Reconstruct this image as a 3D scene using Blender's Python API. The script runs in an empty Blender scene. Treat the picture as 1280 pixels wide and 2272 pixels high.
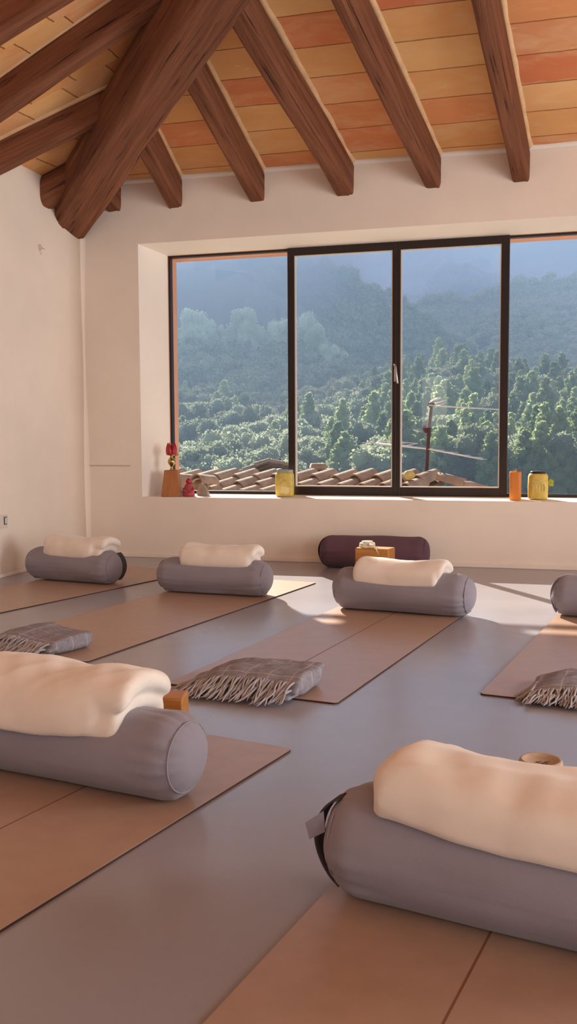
import bpy, math, random
import numpy as np
from mathutils import Vector, Matrix, noise
sc = bpy.context.scene
COL = sc.collection
PI = math.pi
RS = np.random.RandomState(7)
random.seed(7)

# ------------------------------------------------------------------ measured room (metres, camera above the origin)
Y0 = 6.596; XL = -3.438; XR = 3.45; YB = -3.2
ZS = 0.454; ZT = 2.308; XW = -2.984; XWR = 0.76
DF = 0.312; YF = Y0 + DF; XF = -2.884; XFR = 0.66; ZSF = 0.463; ZTF = 2.273
YO = YF + 0.145
ZW = 2.757; K = 0.32; ZL = 2.80; YH = 6.413           # ceiling springing heights, slope, hip start
CAM = Vector((0, 0, 0.89)); F = 2128.8
Rv = Vector((0.9629, 0.2698, -0.0055)); Uv = Vector((-0.0156, 0.0759, 0.997)); Fv = Vector((-0.2692, 0.9599, -0.0775))
Fv.normalize(); Rv = (Rv - Fv * Rv.dot(Fv)).normalized(); Uv = Rv.cross(Fv)

def ray(px, py): return Fv + Rv * ((px - 640) / F) - Uv * ((py - 1136) / F)
def at_y(px, py, y):
    d = ray(px, py); return CAM + d * (y / d.y)
def at_z(px, py, z=0.0):
    d = ray(px, py); return CAM + d * ((z - CAM.z) / d.z)

# ------------------------------------------------------------------ mesh helpers
class MB:
    def __init__(s): s.v = []; s.f = []; s.uv = None
    def add(s, vs, fs):
        o = len(s.v); s.v += [tuple(p) for p in vs]; s.f += [tuple(i + o for i in f) for f in fs]; return s
    def box(s, c, d, rot=0.0, tilt=None):
        hx, hy, hz = d[0] / 2, d[1] / 2, d[2] / 2
        M = Matrix.Rotation(rot, 3, 'Z')
        if tilt: M = M @ tilt
        vs = [Vector(c) + M @ Vector((x * hx, y * hy, z * hz)) for x in (-1, 1) for y in (-1, 1) for z in (-1, 1)]
        return s.add(vs, [(0, 1, 3, 2), (4, 6, 7, 5), (0, 4, 5, 1), (2, 3, 7, 6), (0, 2, 6, 4), (1, 5, 7, 3)])
    def hexa(s, b, t):
        return s.add(list(b) + list(t), [(3, 2, 1, 0), (4, 5, 6, 7), (0, 1, 5, 4), (1, 2, 6, 5), (2, 3, 7, 6), (3, 0, 4, 7)])
    def tube(s, pts, r, n=10, cap=True, flat=1.0, closed=False):
        pts = [Vector(p) for p in pts]; m = len(pts)
        rr = r if hasattr(r, '__len__') else [r] * m
        vs = []; up = Vector((0, 0, 1)); prev = None
        for i, p in enumerate(pts):
            if closed: t = pts[(i + 1) % m] - pts[i - 1]
            else: t = pts[min(i + 1, m - 1)] - pts[max(i - 1, 0)]
            t.normalize()
            a = prev if prev is not None else (up if abs(t.z) < 0.95 else Vector((1, 0, 0)))
            b = t.cross(a)
            if b.length < 1e-6: b = t.cross(Vector((0.3, 1, 0.2)))
            b.normalize(); a2 = b.cross(t).normalized(); prev = a2
            for k in range(n):
                q = 2 * PI * k / n
                vs.append(p + b * (math.cos(q) * rr[i]) + a2 * (math.sin(q) * rr[i] * flat))
        fs = []
        for i in range(m if closed else m - 1):
            j = (i + 1) % m
            for k in range(n):
                fs.append((i * n + k, i * n + (k + 1) % n, j * n + (k + 1) % n, j * n + k))
        if cap and not closed:
            fs.append(tuple(range(n - 1, -1, -1))); fs.append(tuple((m - 1) * n + k for k in range(n)))
        return s.add(vs, fs)
    def lathe(s, prof, c=(0, 0, 0), n=32, sq=None):
        vs = []; c = Vector(c)
        for r, z in prof:
            for k in range(n):
                q = 2 * PI * k / n; cx, cy = math.cos(q), math.sin(q); m = 1.0
                if sq: m = 1 / ((abs(cx) ** sq + abs(cy) ** sq) ** (1 / sq))
                vs.append(c + Vector((r * cx * m, r * cy * m, z)))
        fs = []
        for i in range(len(prof) - 1):
            for k in range(n): fs.append((i * n + k, i * n + (k + 1) % n, (i + 1) * n + (k + 1) % n, (i + 1) * n + k))
        fs.append(tuple(range(n - 1, -1, -1))); fs.append(tuple((len(prof) - 1) * n + k for k in range(n)))
        return s.add(vs, fs)
    def rbox(s, c, h, r, n=10, rotx=0.0):
        """box with half sizes h, fully rounded edges of radius r"""
        c = Vector(c); h = Vector(h); r = min(r, h.x, h.y, h.z)
        idx = {}; vs = []; fs = []
        def pt(q):
            k = tuple(round(v, 5) for v in q)
            if k not in idx:
                inn = Vector([max(-(h[i] - r), min(h[i] - r, q[i] * h[i])) for i in range(3)])
                w = Vector([q[i] * h[i] for i in range(3)]) - inn
                if w.length < 1e-9: w = Vector(q)
                p = inn + w.normalized() * r
                idx[k] = len(vs); vs.append(c + p)
            return idx[k]
        def g(i): return math.sin((i / n - .5) * PI)
        for ax in range(3):
            for sg in (-1, 1):
                for i in range(n):
                    for j in range(n):
                        qs = []
                        for a, b in ((i, j), (i + 1, j), (i + 1, j + 1), (i, j + 1)):
                            q = [0, 0, 0]; q[ax] = sg; q[(ax + 1) % 3] = g(a); q[(ax + 2) % 3] = g(b); qs.append(pt(q))
                        fs.append(tuple(qs if sg > 0 else qs[::-1]))
        return s.add(vs, fs)
    def build(s, name, mat=None, parent=None, smooth=True, bevel=0, seg=2, angle=40, loc=None):
        me = bpy.data.meshes.new(name); me.from_pydata(s.v, [], s.f); me.update()
        if s.uv is not None:
            l = me.uv_layers.new(name='UVMap')
            vi = np.empty(len(me.loops), np.int32); me.loops.foreach_get('vertex_index', vi)
            l.data.foreach_set('uv', np.array(s.uv, np.float32)[vi].ravel())
        return link(name, me, mat, parent, smooth, bevel, seg, angle, loc)

def link(name, me, mat=None, parent=None, smooth=True, bevel=0, seg=2, angle=40, loc=None):
    o = bpy.data.objects.new(name, me); COL.objects.link(o)
    if mat: me.materials.append(mat)
    if smooth:
        me.polygons.foreach_set('use_smooth', np.ones(len(me.polygons), bool))
        if smooth == 'auto': me.set_sharp_from_angle(angle=math.radians(angle))
    if bevel:
        b = o.modifiers.new('Bevel', 'BEVEL'); b.width = bevel; b.segments = seg; b.limit_method = 'ANGLE'; b.angle_limit = math.radians(35)
    if parent: o.parent = parent
    if loc is not None: o.location = loc
    return o

def tag(o, label=None, cat=None, group=None, kind=None):
    if label: o['label'] = label
    if cat: o['category'] = cat
    if group: o['group'] = group
    if kind: o['kind'] = kind
    return o
def thing(name, loc, rz, label, cat, group=None):
    o = bpy.data.objects.new(name, None); o.empty_display_size = .1; COL.objects.link(o)
    o.location = loc; o.rotation_euler = (0, 0, rz)
    return tag(o, label, cat, group)
def structure(o): o['kind'] = 'structure'; return o

# ------------------------------------------------------------------ material helpers
def lin(h):
    h = h.lstrip('#'); o = []
    for i in (0, 2, 4):
        c = int(h[i:i + 2], 16) / 255; o.append(c / 12.92 if c <= .04045 else ((c + .055) / 1.055) ** 2.4)
    return tuple(o) + (1,)
class NT:
    def __init__(s, name):
        s.m = bpy.data.materials.new(name); s.m.use_nodes = True; s.t = s.m.node_tree; s.n = s.t.nodes; s.l = s.t.links
        s.b = s.n['Principled BSDF']; s.out = s.n['Material Output']
    def new(s, ty, **kw):
        n = s.n.new(ty)
        for k, v in kw.items(): setattr(n, k, v)
        return n
    def co(s, kind='Object', scale=(1, 1, 1)):
        t = s.new('ShaderNodeTexCoord'); m = s.new('ShaderNodeMapping'); m.inputs['Scale'].default_value = scale
        s.l.new(t.outputs[kind], m.inputs[0]); return m.outputs[0]
    def noise(s, vec, scale, detail=4, rough=.55, dist=0):
        n = s.new('ShaderNodeTexNoise'); n.inputs['Scale'].default_value = scale; n.inputs['Detail'].default_value = detail
        n.inputs['Roughness'].default_value = rough; n.inputs['Distortion'].default_value = dist
        if vec: s.l.new(vec, n.inputs['Vector'])
        return n.outputs['Fac']
    def ramp(s, fac, stops):
        r = s.new('ShaderNodeValToRGB'); e = r.color_ramp.elements
        while len(e) < len(stops): e.new(.5)
        for el, (p, c) in zip(e, stops): el.position = p; el.color = c if len(c) == 4 else tuple(c) + (1,)
        s.l.new(fac, r.inputs[0]); return r.outputs[0]
    def mix(s, fac, a, b, mode='MIX'):
        m = s.new('ShaderNodeMix', data_type='RGBA', blend_type=mode)
        for sock, v in ((m.inputs[0], fac), (m.inputs[6], a), (m.inputs[7], b)):
            if hasattr(v, 'is_output'): s.l.new(v, sock)
            else: sock.default_value = v
        return m.outputs[2]
    def math(s, op, a, b=None, c=None):
        m = s.new('ShaderNodeMath', operation=op)
        for sock, v in zip(m.inputs, (a, b, c)):
            if v is None: continue
            if hasattr(v, 'is_output'): s.l.new(v, sock)
            else: sock.default_value = v
        return m.outputs[0]
    def bump(s, h, strength=.3, dist=.01):
        b = s.new('ShaderNodeBump'); b.inputs['Strength'].default_value = strength; b.inputs['Distance'].default_value = dist
        s.l.new(h, b.inputs['Height']); s.l.new(b.outputs[0], s.b.inputs['Normal']); return b
    def set(s, **kw):
        for k, v in kw.items():
            sock = s.b.inputs[k.replace('_', ' ')]
            if hasattr(v, 'is_output'): s.l.new(v, sock)
            else: sock.default_value = v
        return s.m

def simple(name, c, rough=.6, metal=0, var=.12, nscale=8, bump=0, bscale=60, bdist=.003, spec=.5, sheen=0):
    t = NT(name); v = t.co()
    n = t.noise(v, nscale)
    c2 = tuple(x * (1 - var) for x in c[:3]) + (1,); c3 = tuple(min(1, x * (1 + var)) for x in c[:3]) + (1,)
    col = t.ramp(n, [(.3, c2), (.7, c3)])
    if bump: t.bump(t.noise(v, bscale, 3), bump, bdist)
    t.set(Base_Color=col, Roughness=rough, Metallic=metal)
    t.b.inputs['Specular IOR Level'].default_value = spec
    if sheen: t.b.inputs['Sheen Weight'].default_value = sheen; t.b.inputs['Sheen Roughness'].default_value = .5
    return t.m

M = {}
M['wall'] = simple('plaster', lin('#eee0d2'), .85, var=.05, nscale=1.6, bump=.25, bscale=9, bdist=.008, spec=.2)
M['reveal'] = simple('reveal plaster', lin('#f4ebe1'), .8, var=.03, nscale=2, bump=.15, bscale=12, bdist=.004, spec=.2)
M['outwall'] = simple('salmon render', lin('#d9a184'), .9, var=.08, nscale=5, bump=.3, bscale=40)
def m_floor():
    t = NT('polished concrete'); v = t.co()
    n1 = t.noise(v, .9, 5, .6); n2 = t.noise(v, 7, 4)
    c = t.ramp(n1, [(.3, lin('#918d97')), (.7, lin('#a19ea7'))])
    c = t.mix(t.math('MULTIPLY', n2, .25), c, lin('#95908f'))
    r = t.math('MULTIPLY_ADD', n1, .12, .2)
    t.bump(t.noise(v, 5, 3), .04, .01)
    m = t.set(Base_Color=c, Roughness=r); t.b.inputs['Specular IOR Level'].default_value = .65
    return m
M['floor'] = m_floor()
def m_wood(name, dark, light, sx=.6, sy=9, rough=.75, spec=.25, bump=.5, up=False, cracks=1.0):
    t = NT(name); v = t.co(scale=(sy, sy, sx) if up else (sx, sy, sy)); v2 = t.co(scale=(sy * 4, sy * 4, sx * 2.2) if up else (sx * 2.2, sy * 4, sy * 4)); v3 = t.co()
    a = t.noise(v, 1.0, 5, .6, .7); b = t.noise(v2, 1.4, 5, .65, .3); big = t.noise(v3, 2.2, 3)
    c = t.ramp(t.math('ADD', t.math('MULTIPLY', a, .6), t.math('MULTIPLY', b, .4)), [(.34, dark), (.62, light)])
    c = t.mix(t.math('MULTIPLY', big, .45), c, tuple(x * .55 for x in light[:3]) + (1,))
    crack = t.ramp(b, [(.33, (0, 0, 0)), (.40, (1, 1, 1))])
    c = t.mix(t.math('SUBTRACT', 1.0, t.math('MULTIPLY', t.math('SUBTRACT', 1.0, crack), cracks)), tuple(x * .35 for x in dark[:3]) + (1,), c)
    t.bump(t.math('ADD', b, a), bump, .02)
    m = t.set(Base_Color=c, Roughness=rough); t.b.inputs['Specular IOR Level'].default_value = spec
    return m
M['beam'] = m_wood('old beam wood', lin('#52291a'), lin('#925d41'))
M['block'] = m_wood('oiled block wood', lin('#a8682c'), lin('#c98a45'), 3, 25, .45, .4, .1, cracks=.15)
M['pedestal'] = m_wood('cherry wood', lin('#9a5a30'), lin('#bd7a48'), 2, 14, .45, .4, .1, up=True, cracks=.1)
def m_tiles(name, shift):
    t = NT(name); uv = t.new('ShaderNodeUVMap'); sep = t.new('ShaderNodeSeparateXYZ'); t.l.new(uv.outputs[0], sep.inputs[0])
    u, v = sep.outputs[0], sep.outputs[1]
    iu = t.math('FLOOR', u); fu = t.math('SUBTRACT', u, iu)
    wn0 = t.new('ShaderNodeTexWhiteNoise', noise_dimensions='1D'); t.l.new(iu, wn0.inputs['W'])
    v = t.math('ADD', v, t.math('MULTIPLY_ADD', wn0.outputs['Value'], .45, shift))
    iv = t.math('FLOOR', v); fv = t.math('SUBTRACT', v, iv)
    cb = t.new('ShaderNodeCombineXYZ'); t.l.new(iu, cb.inputs[0]); t.l.new(iv, cb.inputs[1])
    wn = t.new('ShaderNodeTexWhiteNoise', noise_dimensions='3D'); t.l.new(cb.outputs[0], wn.inputs['Vector'])
    c = t.ramp(wn.outputs['Value'], [(0, lin('#d8895a')), (.22, lin('#e2ab70')), (.42, lin('#dca066')), (.6, lin('#e8ba7e')), (.75, lin('#d9875c')), (.9, lin('#cc7450')), (1, lin('#ebc08a'))])
    oc = t.co(scale=(1, 2.4, 1)); n = t.noise(oc, 3.2, 5, .6, .6); n2 = t.noise(oc, 1.7, 3)
    c = t.mix(t.math('MULTIPLY', t.ramp(n, [(.45, (0, 0, 0)), (.75, (1, 1, 1))]), .55), c, lin('#eac79b'))
    c = t.mix(t.math('MULTIPLY', t.ramp(n2, [(.4, (0, 0, 0)), (.7, (1, 1, 1))]), .35), c, lin('#d0935c'))
    st = t.ramp(t.noise(oc, 4.5, 5, .7, .4), [(.66, (0, 0, 0)), (.74, (1, 1, 1))])
    c = t.mix(t.math('MULTIPLY', st, .5), c, lin('#ecd6b4'))
    wob = t.math('MULTIPLY', t.math('SUBTRACT', t.noise(oc, 9, 3), .5), .05)
    ed = t.math('MINIMUM', t.math('ADD', fv, wob), t.math('SUBTRACT', 1.0, t.math('ADD', fv, wob)))
    joint = t.ramp(ed, [(.0, (0, 0, 0)), (.022, (1, 1, 1))])
    c = t.mix(joint, lin('#8a5a32'), c)
    eu = t.math('MINIMUM', fu, t.math('SUBTRACT', 1.0, fu))
    h = t.math('ADD', joint, t.math('MULTIPLY', n, .4))
    t.bump(h, .5, .012)
    m = t.set(Base_Color=c, Roughness=.8); t.b.inputs['Specular IOR Level'].default_value = .2
    return m
M['tiles_front'] = m_tiles('clay ceiling tiles', .36)
M['tiles_side'] = m_tiles('clay ceiling tiles side', .1)
M['frame'] = simple('dark bronze frame', lin('#2a1f1d'), .4, .3, var=.1)
M['pointing'] = simple('plaster pointing', lin('#ddb78c'), .85, var=.15, nscale=9)
M['steel'] = simple('brushed steel', lin('#b9b4ac'), .3, 1.0, var=.05)
M['cotton'] = simple('grey cotton', lin('#8f8993'), .9, var=.05, nscale=5, bump=.25, bscale=420, bdist=.002, spec=.2, sheen=.15)
M['cotton_dark'] = simple('dark grey webbing', lin('#4a4347'), .9, var=.1, bump=.3, bscale=300, bdist=.002, spec=.2)
M['plum'] = simple('plum cotton', lin('#604652'), .9, var=.08, bump=.25, bscale=300, bdist=.002, spec=.2, sheen=.1)
M['plum_dark'] = simple('dark plum webbing', lin('#2a2030'), .9, var=.1)
M['fleece'] = simple('cream fleece', lin('#e8dcd0'), .95, var=.05, nscale=9, bump=.22, bscale=600, bdist=.002, spec=.1, sheen=.3)
def m_throw():
    t = NT('grey check throw'); v = t.co(); sp = t.new('ShaderNodeSeparateXYZ'); t.l.new(v, sp.inputs[0])
    def line(o, per, w):
        f = t.math('FRACT', t.math('MULTIPLY', o, 1 / per)); return t.math('LESS_THAN', f, w)
    l = t.math('MAXIMUM', line(sp.outputs[0], .085, .07), line(sp.outputs[1], .085, .07))
    base = t.ramp(t.noise(v, 60, 3), [(.3, lin('#7f7b84')), (.7, lin('#98939b'))])
    c = t.mix(t.math('MULTIPLY', l, .6), base, lin('#b6acab'))
    t.bump(t.noise(v, 350, 2), .4, .002)
    m = t.set(Base_Color=c, Roughness=.95); t.b.inputs['Specular IOR Level'].default_value = .15; return m
M['throw'] = m_throw()
M['fringe'] = simple('throw fringe', lin('#aaa4a6'), .95, var=.15, nscale=30, spec=.1)
M['mat'] = simple('brown mat', lin('#a98b78'), .36, var=.06, nscale=14, bump=.15, bscale=220, bdist=.001, spec=.75)
M['mat_edge'] = simple('dark mat rubber', lin('#3b2219'), .8, var=.1)
M['mat_line'] = simple('mat centre line', lin('#7d4f37'), .7, var=.05)
M['strap'] = simple('cream strap', lin('#e6d9bd'), .85, var=.06, nscale=40, bump=.3, bscale=200)
M['puck'] = m_wood('pale turned wood', lin('#b59a84'), lin('#cbb39c'), 4, 20, .7, .3, .1, cracks=.1)
M['ink'] = simple('dark ink', lin('#5b4030'), .8)
M['gold'] = simple('antique brass', lin('#b59a63'), .22, 1.0, var=.1)
M['red'] = simple('red wax', lin('#b0222c'), .45, var=.15, nscale=30, bump=.3, bscale=60)
M['redclay'] = simple('red clay', lin('#a8434a'), .7, var=.3, nscale=25, bump=.4, bscale=50)
M['stone'] = simple('grey stone', lin('#9a8f84'), .85, var=.25, nscale=30, bump=.5, bscale=45)
M['orange'] = simple('orange wax', lin('#d9822f'), .5, var=.05, bump=.05)
M['wick'] = simple('white wick', lin('#e5ddd0'), .8)
M['yellow'] = simple('yellow paper', lin('#cfb75c'), .6, var=.2, nscale=22, bump=.3, bscale=30)
M['paper'] = simple('cream paper', lin('#e0cf95'), .7, var=.1, nscale=20)
M['leafy'] = simple('yellow green leaf', lin('#b5b83f'), .6, var=.2, nscale=40)
M['lid'] = simple('dark lid', lin('#3a3532'), .35, .6)
M['jarglass'] = simple('jar rim glass', lin('#9aa09a'), .15, 0, var=.05)
M['plastic'] = simple('white plastic', lin('#ddd5cb'), .4, var=.02)
M['black'] = simple('black plastic', lin('#242021'), .5)
M['clay'] = simple('weathered roof clay', lin('#a8917f'), .9, var=.28, nscale=6, bump=.5, bscale=25, bdist=.01)
M['clay_dark'] = simple('roof mortar', lin('#6b5a4e'), .95, var=.2)
M['bounce'] = simple('pale terrace stone', lin('#d8cdbd'), .9, var=.06)  # surface of the added slab that reflects sunlight upwards
M['stucco'] = simple('stucco', lin('#b09a86'), .9, var=.12)
M['mast'] = simple('rusty mast', lin('#4a2b30'), .6, .4, var=.2)
M['alu'] = simple('antenna aluminium', lin('#e8e2da'), .3, .6, var=.05)
M['lichen'] = simple('yellow lichen stone', lin('#c9b774'), .8, var=.25, nscale=20, bump=.4)
M['line'] = simple('plaster joint', lin('#c4b19d'), .9)
def m_glass():
    t = NT('window glass'); t.n.remove(t.b)
    tr = t.new('ShaderNodeBsdfTransparent'); tr.inputs[0].default_value = (.97, .985, .98, 1)
    gl = t.new('ShaderNodeBsdfGlossy'); gl.inputs['Roughness'].default_value = .0
    lw = t.new('ShaderNodeLayerWeight'); lw.inputs['Blend'].default_value = .5
    fr = t.math('MULTIPLY_ADD', t.math('POWER', lw.outputs['Facing'], 5.0), .9, .028)
    mx = t.new('ShaderNodeMixShader'); t.l.new(fr, mx.inputs[0]); t.l.new(tr.outputs[0], mx.inputs[1]); t.l.new(gl.outputs[0], mx.inputs[2])
    t.l.new(mx.outputs[0], t.out.inputs[0]); return t.m
M['glass'] = m_glass()
def m_leaf(name, c1, c2):
    t = NT(name); t.n.remove(t.b)
    oi = t.new('ShaderNodeObjectInfo'); v = t.co(); n = t.noise(v, .9, 3)
    c = t.ramp(t.math('ADD', t.math('MULTIPLY', n, .7), t.math('MULTIPLY', oi.outputs['Random'], .35)), [(.3, c1), (.75, c2)])
    d = t.new('ShaderNodeBsdfDiffuse'); tl = t.new('ShaderNodeBsdfTranslucent'); t.l.new(c, d.inputs[0]); t.l.new(c, tl.inputs[0])
    mx = t.new('ShaderNodeMixShader'); mx.inputs[0].default_value = .5
    t.l.new(d.outputs[0], mx.inputs[1]); t.l.new(tl.outputs[0], mx.inputs[2]); t.l.new(mx.outputs[0], t.out.inputs[0]); return t.m
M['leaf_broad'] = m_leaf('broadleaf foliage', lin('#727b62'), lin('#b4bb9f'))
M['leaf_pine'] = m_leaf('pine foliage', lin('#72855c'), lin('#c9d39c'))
M['leaf_rimlit'] = m_leaf('rim-lit pale foliage', lin('#b3bfa6'), lin('#e6ecd8'))  # colour paled to stand in for bright backlit rims
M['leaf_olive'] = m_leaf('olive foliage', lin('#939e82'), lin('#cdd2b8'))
M['soil'] = simple('hill undergrowth', lin('#3f4632'), .95, var=.3, nscale=.05)

# ------------------------------------------------------------------ room shell
def quad_mesh(name, quads, mat, uvf=None):
    b = MB()
    for q in quads: b.add(q, [(0, 1, 2, 3)])
    if uvf: b.uv = [uvf(Vector(p)) for p in b.v]
    return b.build(name, mat, smooth=False)

fl = MB().box(((XL + XR) / 2, (YB + Y0) / 2, -.05), (XR - XL + .6, Y0 - YB + .6, .1)).build('floor', M['floor'], smooth=False); structure(fl)

def wall_with_opening():
    b = MB()
    o = [(XW, Y0, ZS), (XWR, Y0, ZS), (XWR, Y0, ZT), (XW, Y0, ZT)]
    fr = [(XF, YF, ZSF), (XFR, YF, ZSF), (XFR, YF, ZTF), (XF, YF, ZTF)]
    xa, xb, za, zb = XL - .3, XR + .3, -.1, ZW + .01
    w = [(xa, Y0, za), (xb, Y0, za), (xb, Y0, zb), (xa, Y0, zb)]
    vo = [(XF + .014, YO, ZSF - .01), (XFR - .01, YO, ZSF - .01), (XFR - .01, YO, ZTF - .026), (XF + .014, YO, ZTF - .026)]
    wo = [(xa, YO, za), (xb, YO, za), (xb, YO, zb), (xa, YO, zb)]
    b.v = w + o + fr + vo + wo
    for i in range(4):
        j = (i + 1) % 4
        b.f.append((i, j, 4 + j, 4 + i)); b.f.append((4 + i, 4 + j, 8 + j, 8 + i)); b.f.append((8 + i, 8 + j, 12 + j, 12 + i))
        b.f.append((12 + i, 12 + j, 16 + j, 16 + i)); b.f.append((i, 16 + i, 16 + j, j))
    ob = b.build('wall_front', M['wall'], smooth=False)
    ob.data.materials.append(M['reveal']); ob.data.materials.append(M['outwall'])
    for k, p in enumerate(ob.data.polygons): p.material_index = (0, 1, 2, 2, 2)[k % 5]
    return structure(ob)
wall_with_opening()

def wall_left():
    b = MB()
    nz, ny = 24, 40
    rad = .07
    for i in range(nz + 1):
        z = -.05 + (ZL + .12) * i / nz
        for j in range(ny + 1):
            y = YB - .1 + (Y0 - YB + .1) * j / ny
            x = XL + .006 * noise.noise(Vector((0, y * .9, z * .9)))
            b.v.append((x, y, z))
    for i in range(nz):
        for j in range(ny):
            a = i * (ny + 1) + j; b.f.append((a, a + 1, a + ny + 2, a + ny + 1))
    o = b.build('wall_left', M['wall']); s = o.modifiers.new('Solid', 'SOLIDIFY'); s.thickness = .28; s.offset = -1
    return structure(o)
wall_left()
# soft plastered corner fillet where the left wall meets the window wall
b = MB(); n = 8
for i in range(15):
    z = ZL * i / 14; r = .035 + .012 * math.sin(z * 3.1)
    for k in range(n + 1):
        q = PI / 2 * k / n; b.v.append((XL + r - r * math.cos(q) + .002 - .004, Y0 - r + r * math.sin(q) + .002, z))
for i in range(14):
    for k in range(n):
        a = i * (n + 1) + k; b.f.append((a, a + n + 1, a + n + 2, a + 1))
structure(b.build('trim_1', M['wall']))

# right and rear walls, outside the picture; openings made up for fill lights
def wall_strips(name, axis, pos, th, a0, a1, z1, ops, mat):
    b = MB()
    def bx(u0, u1, z0, zz):
        if axis == 'x': b.box((pos + th / 2, (u0 + u1) / 2, (z0 + zz) / 2), (abs(th), u1 - u0, zz - z0))
        else: b.box(((u0 + u1) / 2, pos + th / 2, (z0 + zz) / 2), (u1 - u0, abs(th), zz - z0))
    u = a0
    for (s, e, zl, zh) in ops:
        bx(u, s, 0, z1)
        if zl > 0: bx(s, e, 0, zl)
        bx(s, e, zh, z1); u = e
    bx(u, a1, 0, z1)
    return structure(b.build(name, mat, smooth=False))
wall_strips('wall_right', 'x', XR, .3, YB - .3, Y0 + .1, ZL, [(-2.3, .1, .4, 2.3), (1.8, 4.8, .4, 2.3)], M['wall'])
wall_strips('wall_back', 'y', YB, -.3, XL, XR, ZL, [(-2.36, -1.88, 1.02, 2.0), (.75, 3.1, 0, 2.4)], M['wall'])

# hipped tile ceiling: front and side planes meet on the hip lines
HX = -XL + XR; half = HX / 2
xc = (XL + XR) / 2
za = ZL + K * half
yapex = YH - half
yb_apex = YB + half * .9
def zf(y): return ZW + K * (Y0 - y)
KL = .40; ZLF = 2.69
def zl_(x): return ZLF + KL * (x - XL)
def hip_a(y): return (ZW - ZLF + K * (Y0 - y)) / KL      # distance of the hip line from the side walls
y_h0 = Y0 + (ZW - ZLF) / K
y_ap = Y0 - (KL * half - (ZW - ZLF)) / K
z_ap = ZLF + KL * half; yb_apex = YB + half
RAFT = [(-.262, -.088), (-.838, -.148), (-1.438, -.127), (-2.068, -.014), (-2.685, .085), (-3.17, 0)]     # x at the wall, drift of x per metre up the slope
lines = [(XL - .35, 0), (XL - .1, 0)] + RAFT[::-1] + [(.335 + .595 * i, 0) for i in range(6)] + [(XR + .35, 0)]
def y_hip(x): return min(YO + .25, Y0 + (ZW - ZLF) / K - min(x - XL, XR - x) * KL / K)
b = MB(); b.uv = []
for i in range(len(lines) - 1):
    q = []
    for (xw, dr) in lines[i:i + 2]:
        y = YO + .25
        for _ in range(40): y = y_hip(xw + dr * (Y0 - y))
        q.append(((xw, YO + .25), (xw + dr * (Y0 - y), y)))
    (a0, a1), (b0, b1) = q
    pts = [a0, b0, b1, a1]
    if abs(a1[1] - a0[1]) < 1e-3 and abs(b1[1] - b0[1]) < 1e-3: continue
    b.add([(p[0], p[1], zf(p[1])) for p in pts], [(0, 1, 2, 3)])
    b.uv += [(i + t_, (Y0 - p[1]) / .2465) for p, t_ in zip(pts, (.001, .999, .999, .001))]
structure(b.build('ceiling', M['tiles_front'], smooth=False))
for nm, sx in (('ceiling.001', -1), ('ceiling.002', 1)):
    xw = XL if sx < 0 else XR; e = xw + sx * .35
    pts = [(e, YO + .25, ZLF - KL * .35), (xw, y_h0, ZLF), (xc, y_ap, z_ap), (xc, yb_apex, z_ap), (e, YB - .35, ZLF - KL * .35)]
    b = MB(); b.add(pts, [(0, 1, 2, 3, 4) if sx < 0 else (4, 3, 2, 1, 0)])
    b.uv = [((p[1] - .08 * abs(p[0] - xw) - 3.97) / .6, abs(p[0] - xw) / .2465) for p in b.v]
    structure(b.build(nm, M['tiles_side'], smooth=False))
b = MB(); b.add([(XL - .35, YB - .35, ZLF - KL * .35), (xc, yb_apex, z_ap), (XR + .35, YB - .35, ZLF - KL * .35)], [(0, 1, 2)])
b.uv = [((p[0]) / .6, p[1] / .2465) for p in b.v]
structure(b.build('ceiling.003', M['tiles_side'], smooth=False))
for o in list(COL.objects):
    if o.name.startswith('ceiling'):
        s = o.modifiers.new('Solid', 'SOLIDIFY'); s.thickness = .12; s.offset = 0; s.use_even_offset = False
        # push the slab upwards so its underside stays on the measured plane
        o.location.z = .064
# plaster filling along the top of the window wall and of the hip
b = MB()
for i in range(61):
    x = XL + (XR - XL) * i / 60; w = .012 + .006 * noise.noise(Vector((x * 5, 0, 0)))
    b.v += [(x, Y0 + .01, ZW - .02), (x, Y0 - w, ZW - .012), (x, Y0 - w - .02, ZW + .012), (x, Y0 + .01, ZW + .03)]
for i in range(60):
    for k in range(4): b.f.append((i * 4 + k, i * 4 + (k + 1) % 4, i * 4 + 4 + (k + 1) % 4, i * 4 + 4 + k))
structure(b.build('trim_2', M['reveal']))
structure(MB().box(((XL + XR) / 2, Y0 - .006, .016), (XR - XL, .012, .032)).build('baseboard_front', M['wall'], smooth=False, bevel=.004))
structure(MB().box((XL + .008, (YB + Y0) / 2, .012), (.012, Y0 - YB, .024)).build('baseboard_left', M['wall'], smooth=False, bevel=.004))
structure(MB().box((-3.24, Y0 - .002, .686), (.335, .008, .007)).build('trim_3', M['line'], smooth=False))

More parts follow.
